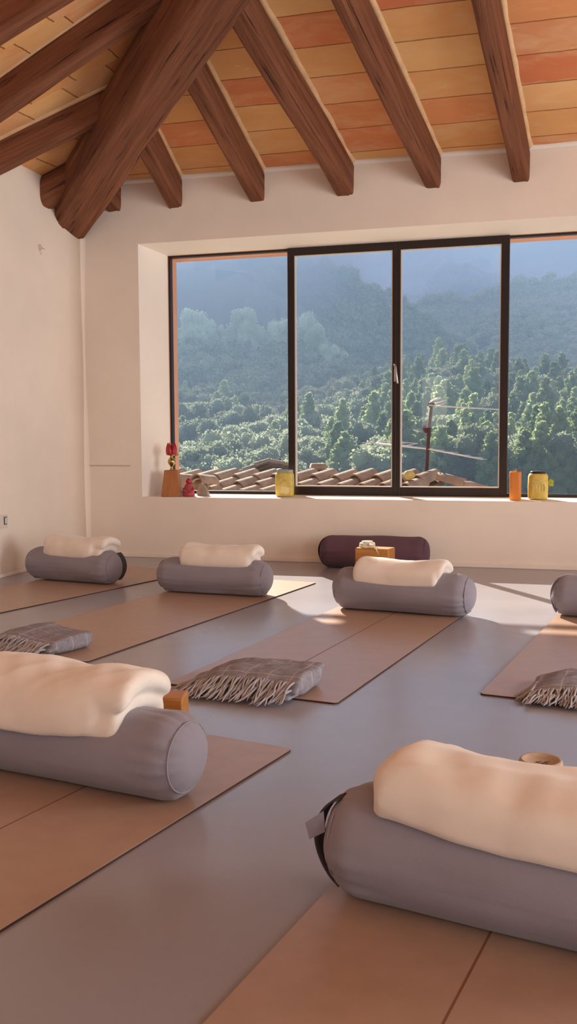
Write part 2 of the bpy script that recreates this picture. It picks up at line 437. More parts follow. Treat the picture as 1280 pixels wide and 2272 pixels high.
# ------------------------------------------------------------------ beams
def beam(name, p0, p1, w, h, seed, label, cat, group=None, m=36, crack=None, log=0.0, wob=1.0, fillet=False):
    """p0, p1: ends of the centre line; local x runs along the beam"""
    p0, p1 = Vector(p0), Vector(p1); d = p1 - p0; L = d.length; ex = d.normalized()
    ey = Vector((0, 0, 1)).cross(ex).normalized(); ez = ex.cross(ey)
    n = int(max(24, L * 22))
    vs = []; off = Vector((seed * 7.3, seed * 3.1, 0))
    for i in range(n + 1):
        x = L * i / n
        for k in range(m):
            q = 2 * PI * k / m + PI / 4; c, s_ = math.cos(q), math.sin(q)
            e = 2 / (2.0 + 5.0 * (1 - log))
            y = w / 2 * math.copysign(abs(c) ** e, c); z = h / 2 * math.copysign(abs(s_) ** e, s_)
            g = 1 + .07 * wob * noise.noise(Vector((x * 1.1, c * .7, s_ * .7)) + off) + .035 * wob * noise.noise(Vector((x * 4, c * 2, s_ * 2)) + off) + .02 * noise.noise(Vector((x * 2.0, c * 9, s_ * 9)) + off)
            if crack:
                for (qa, dep, wid, drift) in crack:
                    qq = qa + drift * math.sin(x * 1.7 + seed) + .08 * noise.noise(Vector((x * 3, seed, 2)))
                    dq = (q - PI / 4 - qq + PI) % (2 * PI) - PI
                    g -= dep * math.exp(-(dq / wid) ** 2) * (.6 + .5 * noise.noise(Vector((x * 1.5, seed, 5))))
            yy = y * g + .012 * wob * noise.noise(Vector((x * .9, 11, seed))); zz = z * g + .008 * wob * noise.noise(Vector((x * .9, 17, seed)))
            vs.append((x, yy, zz))
    fs = []
    for i in range(n):
        for k in range(m): fs.append((i * m + k, i * m + (k + 1) % m, (i + 1) * m + (k + 1) % m, (i + 1) * m + k))
    fs.append(tuple(range(m - 1, -1, -1))); fs.append(tuple(n * m + k for k in range(m)))
    b = MB().add(vs, fs); o = b.build(name, M['beam'], smooth='auto', angle=50)
    mt = Matrix((ex, ey, ez)).transposed().to_4x4(); mt.translation = p0; o.matrix_world = mt
    if fillet:                                          # plaster pointing between the beam and the tiles
        f = MB()
        for sg in (-1, 1):
            for i in range(n + 1):
                x = L * i / n; wv = .020 + .010 * noise.noise(Vector((x * 6, sg * 3, seed)))
                y0_ = sg * w * .40
                f.v += [(x, y0_, h / 2 + .01), (x, y0_, h / 2 - .022), (x, sg * (w / 2 + wv), h / 2 - .004), (x, sg * (w / 2 + wv), h / 2 + .01)]
            o_ = len(f.v) - 4 * (n + 1)
            for i in range(n):
                for k in range(4): f.f.append((o_ + i * 4 + k, o_ + i * 4 + (k + 1) % 4, o_ + i * 4 + 4 + (k + 1) % 4, o_ + i * 4 + 4 + k))
        fo = f.build('plaster_pointing', M['pointing'], o); fo['label'] = 'pale plaster pointing'
    return tag(o, label, cat, group)

# the hip beam from the room corner
ph, k2, R = .793, .23, .157
hd = Vector((math.cos(ph), -math.sin(ph), k2))
h0 = Vector((XL, YH, 2.529))
beam('hip_beam', h0 - hd * .12, h0 + hd * 4.85, 2 * R, 2 * R * 1.0, 3, 'thick round dark wooden hip beam running down into the room corner', 'beam', log=.55, m=110,
     crack=[(-1.42, .17, .045, .10), (-1.85, .06, .04, .2), (-2.4, .05, .07, .25), (.2, .05, .06, .2)])
RG = 'roof rafters over the window'
WR, HR = .112, .205
def front_rafter(xw, xt, yt, lab, seed, w=WR, h=HR):
    # xw: centre at the wall; xt: centre at y = yt; runs up to the hip line
    sl = (xt - xw) / (yt - Y0)
    y_end = min(6.35, max(3.0, YH - (xw - XL) + .04))
    def P(y):
        return Vector((xw + sl * (y - Y0), y, zf(y) - h / 2 - .0))
    beam('rafter', P(Y0 + .2), P(y_end), w, h, seed, lab, 'beam', RG, log=.12, wob=1.0, fillet=True, crack=[(-2.2, .10, .08, .15), (-1.2, .06, .07, .1)])
front_rafter(-.262, -.40, 5.03, 'squared dark wooden rafter ending above the right mullion, farthest right over the window', 11)
front_rafter(-.838, -1.09, 4.9, 'knotty dark wooden rafter ending above the right sliding sash', 12)
front_rafter(-1.438, -1.645, 4.97, 'broad dark wooden rafter ending above the left sliding sash', 13, .125, .21)
front_rafter(-2.068, -2.085, 5.39, 'dark wooden rafter ending above the right end of the left fixed pane', 14)
front_rafter(-2.685, -2.63, 5.95, 'short dark wooden rafter above the upper left corner of the window', 15)
front_rafter(-3.17, -3.17, 5.95, 'stub of a dark rafter just right of the hip beam foot', 16)
def left_rafter(yw, yt, lab, seed, w=.125, h=.165, log=.25):
    def P(x): return Vector((x, yw + (yt - yw) * (x - XL) / 1.2, zl_(x) - h / 2))
    x_end = XL + max(.2, (YH - yt) + .12)
    beam('rafter', P(XL - .2), P(x_end), w, h, seed, lab, 'beam', 'roof rafters over the left wall', log=log, fillet=log < .5, crack=[(-2.0, .10, .09, .15), (-.9, .05, .07, .1)])
left_rafter(5.41, 5.56, 'dark wooden rafter lowest on the left, under the tiles by the left wall', 21)
left_rafter(4.93, 4.78, 'long dark wooden rafter on the left, middle one of three over the left wall', 22)
left_rafter(4.32, 4.28, 'dark wooden rafter crossing the upper left corner of the photo', 23)
left_rafter(6.10, 6.10, 'stubby dark round rafter set in the left wall beside the hip beam', 24, .2, .2, .8)

# ------------------------------------------------------------------ window
win = bpy.data.objects.new('window_1', None); COL.objects.link(win); win.location = (0, YF, 0)
tag(win, 'wide dark framed window with four panes', 'window', kind='structure')
def frame_rect(x0, x1, z0, z1, wl, wr, wb, wt, y0, dep):
    b = MB()
    b.box(((x0 + x0 + wl) / 2, y0 + dep / 2, (z0 + z1) / 2), (wl, dep, z1 - z0)); b.box((x1 - wr / 2, y0 + dep / 2, (z0 + z1) / 2), (wr, dep, z1 - z0))
    b.box(((x0 + wl + x1 - wr) / 2, y0 + dep / 2, z0 + wb / 2), (x1 - wr - x0 - wl, dep, wb)); b.box(((x0 + wl + x1 - wr) / 2, y0 + dep / 2, z1 - wt / 2), (x1 - wr - x0 - wl, dep, wt))
    return b
frame_rect(XF - .005, XFR + .005, ZSF - .005, ZTF + .005, .021, .021, .028, .021, .012, .05).build('outer_frame', M['frame'], win, smooth=False, bevel=.002)
X1, X2, X3 = -1.921, -1.13, -.342
def sash(x0, x1, wl, wr, y):
    f = frame_rect(x0, x1, ZSF + .002, ZTF - .002, wl, wr, .06, .055, y, .045).build('sash', M['frame'], win, smooth=False, bevel=.003)
    MB().box(((x0 + x1) / 2, y + .022, (ZSF + ZTF) / 2), (x1 - x0 - wl - wr + .01, .006, ZTF - ZSF - .1)).build('pane', M['glass'], f, smooth=False)
    # pale inner bead beside the glass
    bd = frame_rect(x0 + wl - .001, x1 - wr + .001, ZSF + .061, ZTF - .056, .009, .009, .009, .007, y + .008, .03).build('glazing_bead', M['plastic'], f, smooth=False)
    bd['label'] = 'pale glazing bead'
    return f
sash(X1 - .012, X2 + .004, .052, .028, -.012)
s2 = sash(X2 + .004, X3 + .002, .03, .055, -.012)
h = MB(); hx = X2 - .0
h.box((hx, -.02, 1.33), (.02, .014, .09)); h.tube([(hx, -.028, 1.40), (hx, -.052, 1.40), (hx + .006, -.056, 1.385), (hx + .022, -.056, 1.27)], [.008, .009, .009, .007], 10)
hh = h.build('handle', M['steel'], s2, bevel=.002); hh['label'] = 'silver lever handle'
MB().box(((XF + X1) / 2, .036, (ZSF + ZTF) / 2), (X1 - XF - .0, .006, ZTF - ZSF - .03)).build('pane', M['glass'], win, smooth=False)
MB().box(((X3 + XFR) / 2, .036, (ZSF + ZTF) / 2), (XFR - X3 - .0, .006, ZTF - ZSF - .03)).build('pane', M['glass'], win, smooth=False)

structure(MB().box((-1, (YO + 9.1) / 2, -.1), (9, 9.1 - YO, .2)).build('bounce_floor', M['bounce'], smooth=False))  # added unseen pale slab, bounces sunlight onto the reveals and ceiling
# unseen canopy added outside the window to cut the sun patch on the floor
can = thing('sun_cut_slab', (0, 0, 2.74), 0, 'unseen flat slab added above the window to cut the sun patch', 'sun blocker')
MB().box((-.8, (YO + 8.55) / 2, .015), (9.0, 8.55 - YO, .03)).build('slab', M['stucco'], can, smooth=False)
MB().box((-.8, 8.73, .015), (9.0, .085, .03)).build('streak_rail', M['clay_dark'], can, smooth=False)  # rail and gap shaped to throw a light streak indoors
for i in range(13):
    MB().box((-5.1 + i * .66 + .1 * math.sin(i * 7), 8.65, .05), (.05 + .14 * (i % 3), .22, .03)).build('streak_block', M['clay_dark'], can, smooth=False)  # pieces added to break up the light streak

# ------------------------------------------------------------------ mats
def mat(label, near_l, ang, W, L, line=True, group='yoga mats on the floor'):
    t = thing('yoga_mat', (near_l[0], near_l[1], 0), -ang, label, 'mat', group)
    def sheet(z0, z1, r, inset):
        pts = []
        for cx, cy, a0 in ((W - r, r, -90), (W - r, L - r, 0), (r, L - r, 90), (r, r, 180)):
            for k in range(7):
                a = math.radians(a0 + 15 * k); pts.append((cx + (r - inset) * math.cos(a), cy + (r - inset) * math.sin(a)))
        n = len(pts); b = MB()
        b.v = [(x, y, z0) for x, y in pts] + [(x, y, z1) for x, y in pts]
        b.f = [tuple(range(n - 1, -1, -1)), tuple(range(n, 2 * n))] + [(i, (i + 1) % n, n + (i + 1) % n, n + i) for i in range(n)]
        return b
    e = sheet(0, .0048, .018, 0).build('rubber_base', M['mat_edge'], t, smooth=False); e['label'] = 'dark rubber underside'
    sheet(.0046, .0062, .018, .0012).build('top_layer', M['mat'], t, smooth=False)
    if line: MB().box((W * .5, L / 2, .0062), (.004, L - .03, .0008)).build('centre_line', M['mat_line'], t, smooth=False)
    return t
mat('brown yoga mat in the middle, under the bolster with the flat folded blanket', (-1.349, 3.164), .149, .66, 1.90)
mat('brown yoga mat second from the left wall, running towards the window', (-2.44, 3.512), .17, .66, 2.27, False)
mat('brown yoga mat at the lower left, under the large bolster with a creased cream blanket', (-1.765, .852), .214, .66, 1.91)
mat('brown yoga mat in the lower right corner, nearest of all', (-.737, -.012), .175, .66, 1.88)
mat('brown yoga mat cut by the right edge of the photo, with a fringed throw', (-.247, 3.307), .16, .66, 1.91)
mat('brown yoga mat farthest left, beside the left wall', (-3.40, 4.25), .254, .64, 1.90, False)

# ------------------------------------------------------------------ bolsters
def bolster(label, c, rz, L=.67, D=.215, seed=1, mat_='cotton', strap='cotton_dark', handle=None, group='grey bolsters on the mats', sag=.0, z0=.0062, tagged=False):
    t = thing('bolster', (c[0], c[1], z0), rz, label, 'bolster', group)
    R = D / 2; n, m = 90, 72; vs = []
    rc = .07                                          # rounding of the end rim
    prof = []
    for i in range(31):                                # end disc, bulging outwards
        a = i / 30; rr = a * (R - rc); prof.append((rr, -L / 2))
    for i in range(1, 13):
        a = PI / 2 * i / 12; prof.append((R - rc + rc * math.sin(a), -L / 2 + rc * .9 * (1 - math.cos(a))))
    xs = np.linspace(-L / 2 + rc * .9, 0, 24)[1:]
    for x in xs: prof.append((R, x))
    prof = [(r, x - .02 * (1 - (r / R) ** 2)) for r, x in prof]
    full = prof + [(r, -x) for r, x in prof[-2::-1]]
    for (r, x) in full:
        for k in range(m):
            q = 2 * PI * k / m
            e = max(0, (abs(x) - (L / 2 - .13)) / .13); e = min(e, 1.2)
            pk = .013 * e * noise.noise(Vector((math.cos(q) * 5, math.sin(q) * 5, seed * 3 + (5 if x > 0 else 0)))) + .006 * e * math.sin(q * 19 + seed) * noise.noise(Vector((math.cos(q) * 2, math.sin(q) * 2, seed)))
            body = .006 * noise.noise(Vector((x * 5, math.cos(q) * 1.5, math.sin(q) * 1.5 + seed * 5))) + .0025 * noise.noise(Vector((x * 3, math.cos(q) * 9, math.sin(q) * 9 + seed)))
            rr = r + (pk * (r / R) ** 3 + body) * (r / R)
            y = rr * math.cos(q) * 1.03; z = rr * math.sin(q) * .97
            zc = z + R * .97
            zc -= sag * max(0, z / R) * math.cos(min(1, abs(x) / (L / 2)) * PI / 2) ** 2
            lim = .018
            if zc < lim: zc = lim * math.exp((zc - lim) / .03) * .55 + (zc - lim) * .1
            vs.append((x, y, max(.0005, zc)))
    fs = []
    for i in range(len(full) - 1):
        for k in range(m): fs.append((i * m + k, i * m + (k + 1) % m, (i + 1) * m + (k + 1) % m, (i + 1) * m + k))
    fs.append(tuple(range(m - 1, -1, -1))); fs.append(tuple((len(full) - 1) * m + k for k in range(m)))
    MB().add(vs, fs).build('cover', M[mat_], t)
    def ring(sgn):
        pts = []
        for k in range(48):
            q = 2 * PI * k / 48; rr = R - rc * .30
            z = rr * math.sin(q) * .97 + R * .97
            pts.append((sgn * (L / 2 - rc * .9 * (1 - math.cos(math.asin(.70))) + .0085), rr * math.cos(q) * 1.03, max(.006, z)))
        return pts
    for sgn in (-1, 1):
        MB().tube(ring(sgn), .0022, 6, closed=True).build('piping', M[mat_], t)
    if handle:
        sgn, yo, out = handle                          # flat webbing carry loop standing off the end disc
        b = MB(); N = 26; w = .038; rows = []
        for i in range(N + 1):
            a = i / N; zz = R * (.80 - 1.58 * a); o = .002 + out * math.sin(PI * min(1, a * 1.02)) ** .55
            p = Vector((sgn * (L / 2 + .004 + o - .034 * (zz / R) ** 2), yo + .012 * math.sin(a * 3), R * .97 + zz)); tw = .25 * math.sin(a * 5)
            sv = Vector((tw * .3, 1, 0)).normalized(); b.v += [p - sv * w / 2, p + sv * w / 2]
        for i in range(N): b.f.append((2 * i, 2 * i + 1, 2 * i + 3, 2 * i + 2))
        o = b.build('carry_handle', M[strap], t); s = o.modifiers.new('Solid', 'SOLIDIFY'); s.thickness = .004; s.offset = 0
        o['label'] = 'webbing carry handle'
        if tagged:
            b = MB(); x0 = sgn * (L / 2 + .012)
            b.v = [(x0, yo - .03, R * 1.55), (x0 + sgn * .036, yo - .034, R * 1.30), (x0 + sgn * .026, yo - .036, R * 1.02), (x0 - sgn * .006, yo - .032, R * 1.2)]
            b.f = [(0, 1, 2, 3)]; o = b.build('fabric_tab', M['cotton'], t, smooth=False); s = o.modifiers.new('Solid', 'SOLIDIFY'); s.thickness = .004
            o['label'] = 'pale folded fabric tab'
    return t

# ------------------------------------------------------------------ folded blankets: fused soft layers
def fuse(bm_, voxel, smooth):
    o = bm_.build('tmp', None, smooth=False)
    r = o.modifiers.new('R', 'REMESH'); r.mode = 'VOXEL'; r.voxel_size = voxel
    s = o.modifiers.new('S', 'SMOOTH'); s.iterations = smooth; s.factor = .5
    dg = bpy.context.evaluated_depsgraph_get(); me = bpy.data.meshes.new_from_object(o.evaluated_get(dg))
    old = o.data; bpy.data.objects.remove(o); bpy.data.meshes.remove(old)
    return me
def fleece(label, loc, rz, L, W, layers, Rb, seed, style='roll', dip=.0, wr=.006, tz=0.0, group='cream folded blankets on the bolsters', end=1, up=0.0, shear=0.0, taper=0.0, drape=1.0, lift=0.0):
    """local x along the blanket, -y side faces the viewer; draped over a bolster of radius Rb"""
    b = MB(); z = 0; H = sum(layers)
    for i, hl in enumerate(layers):
        sh = (.012 if i % 2 else 0) * end
        b.rbox((sh, .004 * i, z + hl / 2), (L / 2 - (.012 if i == 0 else 0), W / 2 - .003 * i, hl * .56), hl * .5, 8); z += hl
    if style == 'roll':
        b.rbox((-.02 * end, -W / 2 + .035, H / 2), (L / 2 - .045, .05, H / 2 * .98), H * .42, 8)
    elif style == 'flat':
        b.rbox((-.0 * end, -W / 2 + .03, H / 2), (L / 2 - .012, .035, H / 2 * .97), H * .3, 8)
        b.rbox((end * (L / 2 - .03), 0, H * .5), (.03, W / 2 - .02, H * .46), H * .36, 8)
    elif style == 'fold':
        b.rbox((0, -W / 2 + .03, H / 2), (L / 2 - .01, .04, H / 2 * .98), H * .45, 8)
        b.rbox((-end * (L / 2 - .04), 0, H / 2), (.045, W / 2 - .01, H / 2 * .98), H * .45, 8)
    me = fuse(b, .0065, 9)
    n = len(me.vertices); co = np.empty(n * 3, np.float32); me.vertices.foreach_get('co', co); co = co.reshape(-1, 3)
    out = np.empty_like(co)
    for i in range(n):
        x, y, zz = (float(q) for q in co[i])
        t_ = zz / H
        tp = 1 - taper * max(0, min(1, (-x - L * .18) / (L * .32))) ** 1.5
        dz = -(1 - tp) * zz * .8 - drape * (y * y) / (2 * (Rb + .03)) * (1 - .25 * t_) - dip * math.cos(min(1, abs(x) / (L / 2)) * PI / 2) ** 2 * (1 if True else 0) + up * (x / (L / 2)) + lift * max(0, -x / (L / 2)) ** 1.4
        w1 = noise.noise(Vector((x * 6 + seed * 9, y * 5, seed)))
        w2 = noise.noise(Vector((x * 14 + y * 10, y * 6 - x * 5, seed * 4)))
        fold = -abs(noise.noise(Vector((x * 9 - y * 13 + seed, y * 3 + x * 2, seed * 2.2)))) + .2
        dz += (w1 * 1.3 + w2 * .6 + fold * .9) * wr * (.3 + .9 * t_)
        dy = noise.noise(Vector((x * 7, zz * 12, seed * 7))) * wr * 1.1
        dx = noise.noise(Vector((y * 9, zz * 14, seed * 5))) * wr * 1.0
        out[i] = (x + dx + shear * y * (1 - .3 * t_), y + dy, zz + dz)
    me.vertices.foreach_set('co', out.ravel()); me.update()
    o = link('blanket', me, M['fleece']); o.location = loc; o.rotation_euler = (0, 0, rz)
    return tag(o, label, 'blanket', group)

def throw(label, loc, rz, L, W, H, seed, flen=.07, group='grey fringed throws on the mat ends', hump=.0):
    t = thing('fringed_throw', loc, rz, label, 'throw blanket', group)
    b = MB(); nl = 3; hl = H / nl
    for i in range(nl):
        b.rbox((.008 * ((i * 2) % 3 - 1), .012 * (i - 1) , hl * (i + .5)), (L / 2 - .006 * (2 - i), W / 2 - .004 * i, hl * .54), hl * .5, 8)
    b.rbox((L / 2 - .03, .02, H / 2), (.034, W / 2 - .03, H / 2 * .98), H * .4, 8)
    b.rbox((0, W / 2 - .03, H / 2), (L / 2 - .02, .03, H / 2 * .98), H * .4, 8)
    me = fuse(b, .0055, 6)
    n = len(me.vertices); co = np.empty(n * 3, np.float32); me.vertices.foreach_get('co', co); co = co.reshape(-1, 3)
    def hz(x, y, zz):
        t_ = max(0, zz / H)
        return (-.55 * H * max(0, (-x - L * .15) / (L * .35)) ** 1.5 - .35 * H * max(0, (-y - W * .15) / (W * .35)) ** 1.6 + hump * math.exp(-((x + L * .12) / (L * .22)) ** 2)
                + .008 * noise.noise(Vector((x * 9, y * 8, seed))) + .005 * noise.noise(Vector((x * 22, y * 15, seed * 3)))) * t_
    out = np.empty_like(co)
    for i in range(n):
        x, y, zz = (float(q) for q in co[i])
        out[i] = (x + .006 * noise.noise(Vector((y * 11, zz * 20, seed))), y + .006 * noise.noise(Vector((x * 11, zz * 20, seed * 2))), max(.001, zz + hz(x, y, zz)))
    me.vertices.foreach_set('co', out.ravel()); me.update()
    link('woven_body', me, M['throw'], t)
    rr = random.Random(seed); f = MB()
    for row in range(2):
        N = 58
        for i in range(N):
            x0 = -L / 2 + .012 + (L - .03) * (i + rr.random() * .6) / N
            zs = (H * (.94 - row * .38)); ztop = max(.012, zs + hz(x0, -W / 2 + .02, zs))
            ya = -W / 2 + (.028 if row == 0 else .006)
            le = flen * (.75 + .5 * rr.random()); dx = rr.uniform(-.03, .022) - .012
            pts = []
            for k in range(7):
                a = k / 6
                yy = ya - le * (a ** .9) - .004 * math.sin(a * 5 + i)
                z_ = ztop * (1 - a) ** 1.25 + .0045 + .014 * math.sin(PI * a) * (1 - a) + .004 * rr.random() * a
                pts.append((x0 + dx * a ** 1.3 + .004 * math.sin(a * 6 + i * 1.7), yy, max(z_, .0035)))
            f.tube(pts, [.0036, .0040, .0036, .0033, .0030, .0027, .0014], 6)
    for i in range(16):                                 # left end strands
        y0_ = -W / 2 + .03 + .1 * rr.random(); le = flen * (.5 + .4 * rr.random())
        pts = [(-L / 2 + .02 - le * a, y0_ - .05 * a - .02 * a * a, max(.004, .03 * (1 - a) ** 1.3 + .004)) for a in (0, .25, .5, .75, 1)]
        f.tube(pts, [.0034, .0036, .0033, .003, .0014], 6)
    fo = f.build('fringe', M['fringe'], t); fo['label'] = 'twisted pale grey fringe strands'
    return t

def axis_pt(c, rz, u, v=0): return (c[0] + math.cos(rz) * u - math.sin(rz) * v, c[1] + math.sin(rz) * u + math.cos(rz) * v)
B = {}
B['1'] = ((-2.89, 5.35), -.20); B['2'] = ((-1.875, 5.11), -.09); B['3'] = ((-.745, 4.79), -.165)
B['4'] = ((.335, 4.85), -.16); B['5'] = ((-1.19, 2.205), -.19); B['6'] = ((-.065, 1.725), -.22); B['P'] = ((-1.19, 6.40), .03)
bolster('grey bolster farthest left, by the left wall', *B['1'], L=.65, D=.21, seed=1, handle=(1, .05, .012))
bolster('grey bolster second from the left wall, its right end lit by the sun', *B['2'], L=.66, D=.205, seed=2)
bolster('grey bolster in the middle on the sunlit mat, under the flat folded blanket', *B['3'], L=.70, D=.22, seed=3, sag=.012)
bolster('grey bolster cut by the right edge of the photo, sunlit rounded end', *B['4'], L=.68, D=.21, seed=4, handle=(-1, -.05, .006), strap='cotton')
bolster('large grey bolster at the lower left, seamed round end facing the floor gap', *B['5'], L=.69, D=.218, seed=5)
bolster('grey bolster nearest at the lower right, with a dark strap on its end', *B['6'], L=.68, D=.218, seed=6, handle=(-1, -.035, .034), tagged=True)
bolster('plum purple bolster lying against the window wall', *B['P'], L=.71, D=.228, seed=7, mat_='plum', strap='plum_dark', handle=(-1, -.03, .02), group='', z0=0)
def on(bk, u, v=0, top=.2): 
    x, y = axis_pt(B[bk][0], B[bk][1], u, v); return (x, y, top)
fleece('cream blanket with rolled end on the farthest left bolster', on('1', .035, .02, .2), B['1'][1] + .03, .47, .2, [.045, .045], .1, 1, 'roll', dip=.012)
fleece('cream blanket with a soft dent on the second bolster from the left wall', on('2', .03, .02, .197), B['2'][1] + .02, .46, .2, [.045, .045], .1, 2, 'fold', dip=.008)
fleece('thin flat folded cream blanket on the middle sunlit bolster', on('3', -.015, .02, .203), B['3'][1] + .0, .465, .24, [.036, .036], .1, 3, 'flat', dip=.012, wr=.003)
fleece('large creased cream blanket on the lower left bolster', on('5', -.06, .01, .208), B['5'][1] + .06, .52, .25, [.05, .055], .105, 5, 'roll', dip=.014, wr=.008)
fleece('large smooth cream blanket on the nearest bolster at the lower right', on('6', .06, .01, .205), B['6'][1] - .05, .56, .235, [.044, .042], .105, 6, 'fold', dip=.0, wr=.011, end=1, shear=.34, taper=.2, drape=.8, lift=.022)

throw('grey checked fringed throw on the near end of the middle mat', (-1.02, 3.20, .006), -.12, .42, .27, .075, 31, .09)
throw('rumpled grey fringed throw at the left edge of the photo', (-2.13, 3.60, .006), -.30, .42, .26, .062, 32, .08, hump=.02)
throw('grey fringed throw cut off by the right edge of the photo', (.115, 3.37, .006), -.13, .38, .26, .06, 33)

# ------------------------------------------------------------------ small things on the floor
def wood_block(label, loc, rz, d):
    o = MB().box((0, 0, d[2] / 2), d).build('yoga_block', M['block'], smooth='auto', bevel=.006, seg=3)
    o.location = loc; o.rotation_euler = (0, 0, rz); return tag(o, label, 'yoga block', 'wooden yoga blocks')
wood_block('wooden yoga block under the other block, before the purple bolster', (-1.13, 6.02, 0), -.1, (.2, .12, .105))
wood_block('wooden yoga block on top of its stack, carrying a rolled cream strap', (-1.115, 6.02, .1055), -.17, (.225, .13, .08))
bt = at_z(372, 1549, .135)
wood_block('brown wooden yoga block behind the lower left bolster', (bt.x, bt.y + .05, 0), .2, (.068, .10, .134))
st = thing('rolled_strap', (-1.165, 6.02, .186), .3, 'cream cotton strap rolled up on the upper wooden block', 'strap')
f = MB()
for i, (z, r, w) in enumerate(((.008, .052, .016), (.022, .05, .014), (.034, .036, .012))):
    f.lathe([(r * .4, z - w / 2), (r * .95, z - w / 2), (r, z - w / 4), (r, z + w / 4), (r * .95, z + w / 2), (r * .4, z + w / 2)], n=28)
f.build('coil', M['strap'], st)
b = MB()
tp = [(.0, -.05, .025), (.025, -.072, .02), (.05, -.086, -.002), (.068, -.09, -.035), (.078, -.092, -.066)]
for p in tp:
    p = Vector(p); b.v += [p + Vector((-.008, -.002, -.003)), p + Vector((.008, .002, .003))]
for i in range(len(tp) - 1): b.f.append((2 * i, 2 * i + 1, 2 * i + 3, 2 * i + 2))
o = b.build('loose_end', M['strap'], st); s = o.modifiers.new('S', 'SOLIDIFY'); s.thickness = .003

pk = at_z(1200, 1684, .07)
p = thing('round_wooden_holder', (pk.x, pk.y, 0), 0, 'round pale wooden dish behind the nearest blanket', 'dish')
MB().lathe([(.052, 0), (.058, .004), (.059, .03), (.054, .066), (.050, .071), (.045, .069), (.040, .060), (.0, .058)], n=40).build('body', M['puck'], p)
for k, (x, y) in enumerate(((-.008, -.02), (.004, -.026), (.012, -.016))):
    MB().tube([(x, y, .0605), (x + .005, y + .014, .0607), (x - .004, y + .022, .0607), (x + .009, y + .03, .0607)], .0009, 5).build('ink_stroke', M['ink'], p)
MB().tube([(.002, -.0575, .052), (.004, -.0585, .045), (.001, -.0588, .04)], .001, 5).build('ink_stroke', M['ink'], p)

# wall socket and small hook on the left wall
so = at_y(3, 1157, 5.43); s_ = thing('wall_socket', (XL, 5.44, .36), 0, 'white wall socket low on the left wall', 'socket')
MB().box((.004, 0, 0), (.01, .085, .085)).build('cover_plate', M['plastic'], s_, smooth=False, bevel=.002)
MB().box((.0105, .012, .004), (.004, .032, .05)).build('switch_rim', M['black'], s_, smooth=False)
MB().box((.0125, .012, .004), (.004, .022, .04)).build('socket_insert', M['plastic'], s_, smooth=False)
hk = MB(); q0 = Vector((XL + .012, 5.986, 2.193))
hk.tube([q0 + Vector((0, .012 * math.cos(a) - .01, .02 * math.sin(a))) for a in [2 * PI * k / 16 for k in range(16)]], .0022, 6, closed=True)
hk.tube([q0 + Vector((0, .004, .004)), q0 + Vector((0, .05, 0))], .0016, 6)
hk.tube([q0 + Vector((0, .006, -.028)), q0 + Vector((0, -.004, -.034)), q0 + Vector((0, .004, -.045))], .0016, 6)
hk.tube([q0 + Vector((-.012, .02, 0)), q0 + Vector((0, .02, 0))], .0016, 6)
tag(hk.build('wall_hook', M['line']), 'tiny ring hook high on the left wall', 'hook')

# ------------------------------------------------------------------ things on the window sill
def sill(px, py, y):
    p_ = at_y(px, py, y); return Vector((p_.x, y, ZS + (ZSF - ZS) * (y - Y0) / DF))
SY = 6.68
c0 = sill(382, 1104, SY)
t = thing('candle_holder', c0, .25, 'tapered wooden block holder with brass ball and red tulip top', 'candle holder')
w0, w1, hh_ = .072, .05, .195
MB().hexa([(-w0, -w0, 0), (w0, -w0, 0), (w0, w0, 0), (-w0, w0, 0)], [(-w1, -w1, hh_), (w1, -w1, hh_), (w1, w1, hh_), (-w1, w1, hh_)]).build('wooden_base', M['pedestal'], t, smooth=False, bevel=.003)
o = MB().lathe([(.0, .193), (.018, .195), (.012, .205), (.009, .215), (.014, .228), (.026, .243), (.031, .258), (.026, .275), (.014, .288), (.010, .297), (.012, .302), (.034, .306), (.036, .310), (.0, .311)], n=28).build('brass_stem', M['gold'], t)
o['label'] = 'brass stem with a ball'
b = MB()
for k in range(5):
    a = 2 * PI * k / 5 + .5
    for i in range(7):
        zz = .31 + .08 * i / 6; rr = .036 + .006 * math.sin(i / 6 * PI) - .012 * (i / 6) ** 2
        for j in (-1, 0, 1):
            wv = .62 * (1 - (i / 6) ** 2.2 * .8); q = a + j * wv; r2 = rr + (.004 if j == 0 else 0)
            b.v.append((r2 * math.cos(q), r2 * math.sin(q), zz + (.012 if j == 0 else 0) * (i / 6) + .012 * math.sin(k * 3.1) * i / 6))
    o0 = k * 21
    for i in range(6):
        for j in range(2): b.f.append((o0 + i * 3 + j, o0 + i * 3 + j + 1, o0 + i * 3 + j + 4, o0 + i * 3 + j + 3))
o = b.build('red_tulip', M['red'], t); s = o.modifiers.new('S', 'SOLIDIFY'); s.thickness = .006; o['label'] = 'red tulip shaped top'
MB().tube([(.03, -.01, .305), (.045, -.015, .306), (.055, -.018, .312), (.05, -.018, .32), (.044, -.017, .315)], .003, 6).build('hook', M['gold'], t)

c0 = sill(419, 1105, SY - .01)
t = thing('figurine', c0, .3, 'small red clay seated figurine beside the wooden block holder', 'figurine')
MB().lathe([(.040, 0), (.046, .006), (.044, .03), (.037, .06), (.029, .082), (.020, .094), (.012, .099)], n=24).build('body', M['redclay'], t)
b = MB().lathe([(.0, .094), (.014, .096), (.020, .106), (.021, .116), (.016, .127), (.008, .134), (.0, .137)], n=20)
b.build('head', M['red'], t)
b = MB(); b.tube([(-.034, -.018, .06), (-.03, -.038, .04), (-.005, -.045, .035)], [.010, .010, .008], 8); b.tube([(.034, -.018, .06), (.03, -.038, .04), (.005, -.045, .035)], [.010, .010, .008], 8)
b.build('arms', M['redclay'], t)
c0 = sill(451, 1103, 6.75)
b = MB(); N = 26
prof = [(-.05, 0), (.05, 0), (.052, .012), (.044, .035), (.022, .07), (-.006, .09), (-.03, .086), (-.045, .06), (-.053, .025)]
import itertools
vs = []
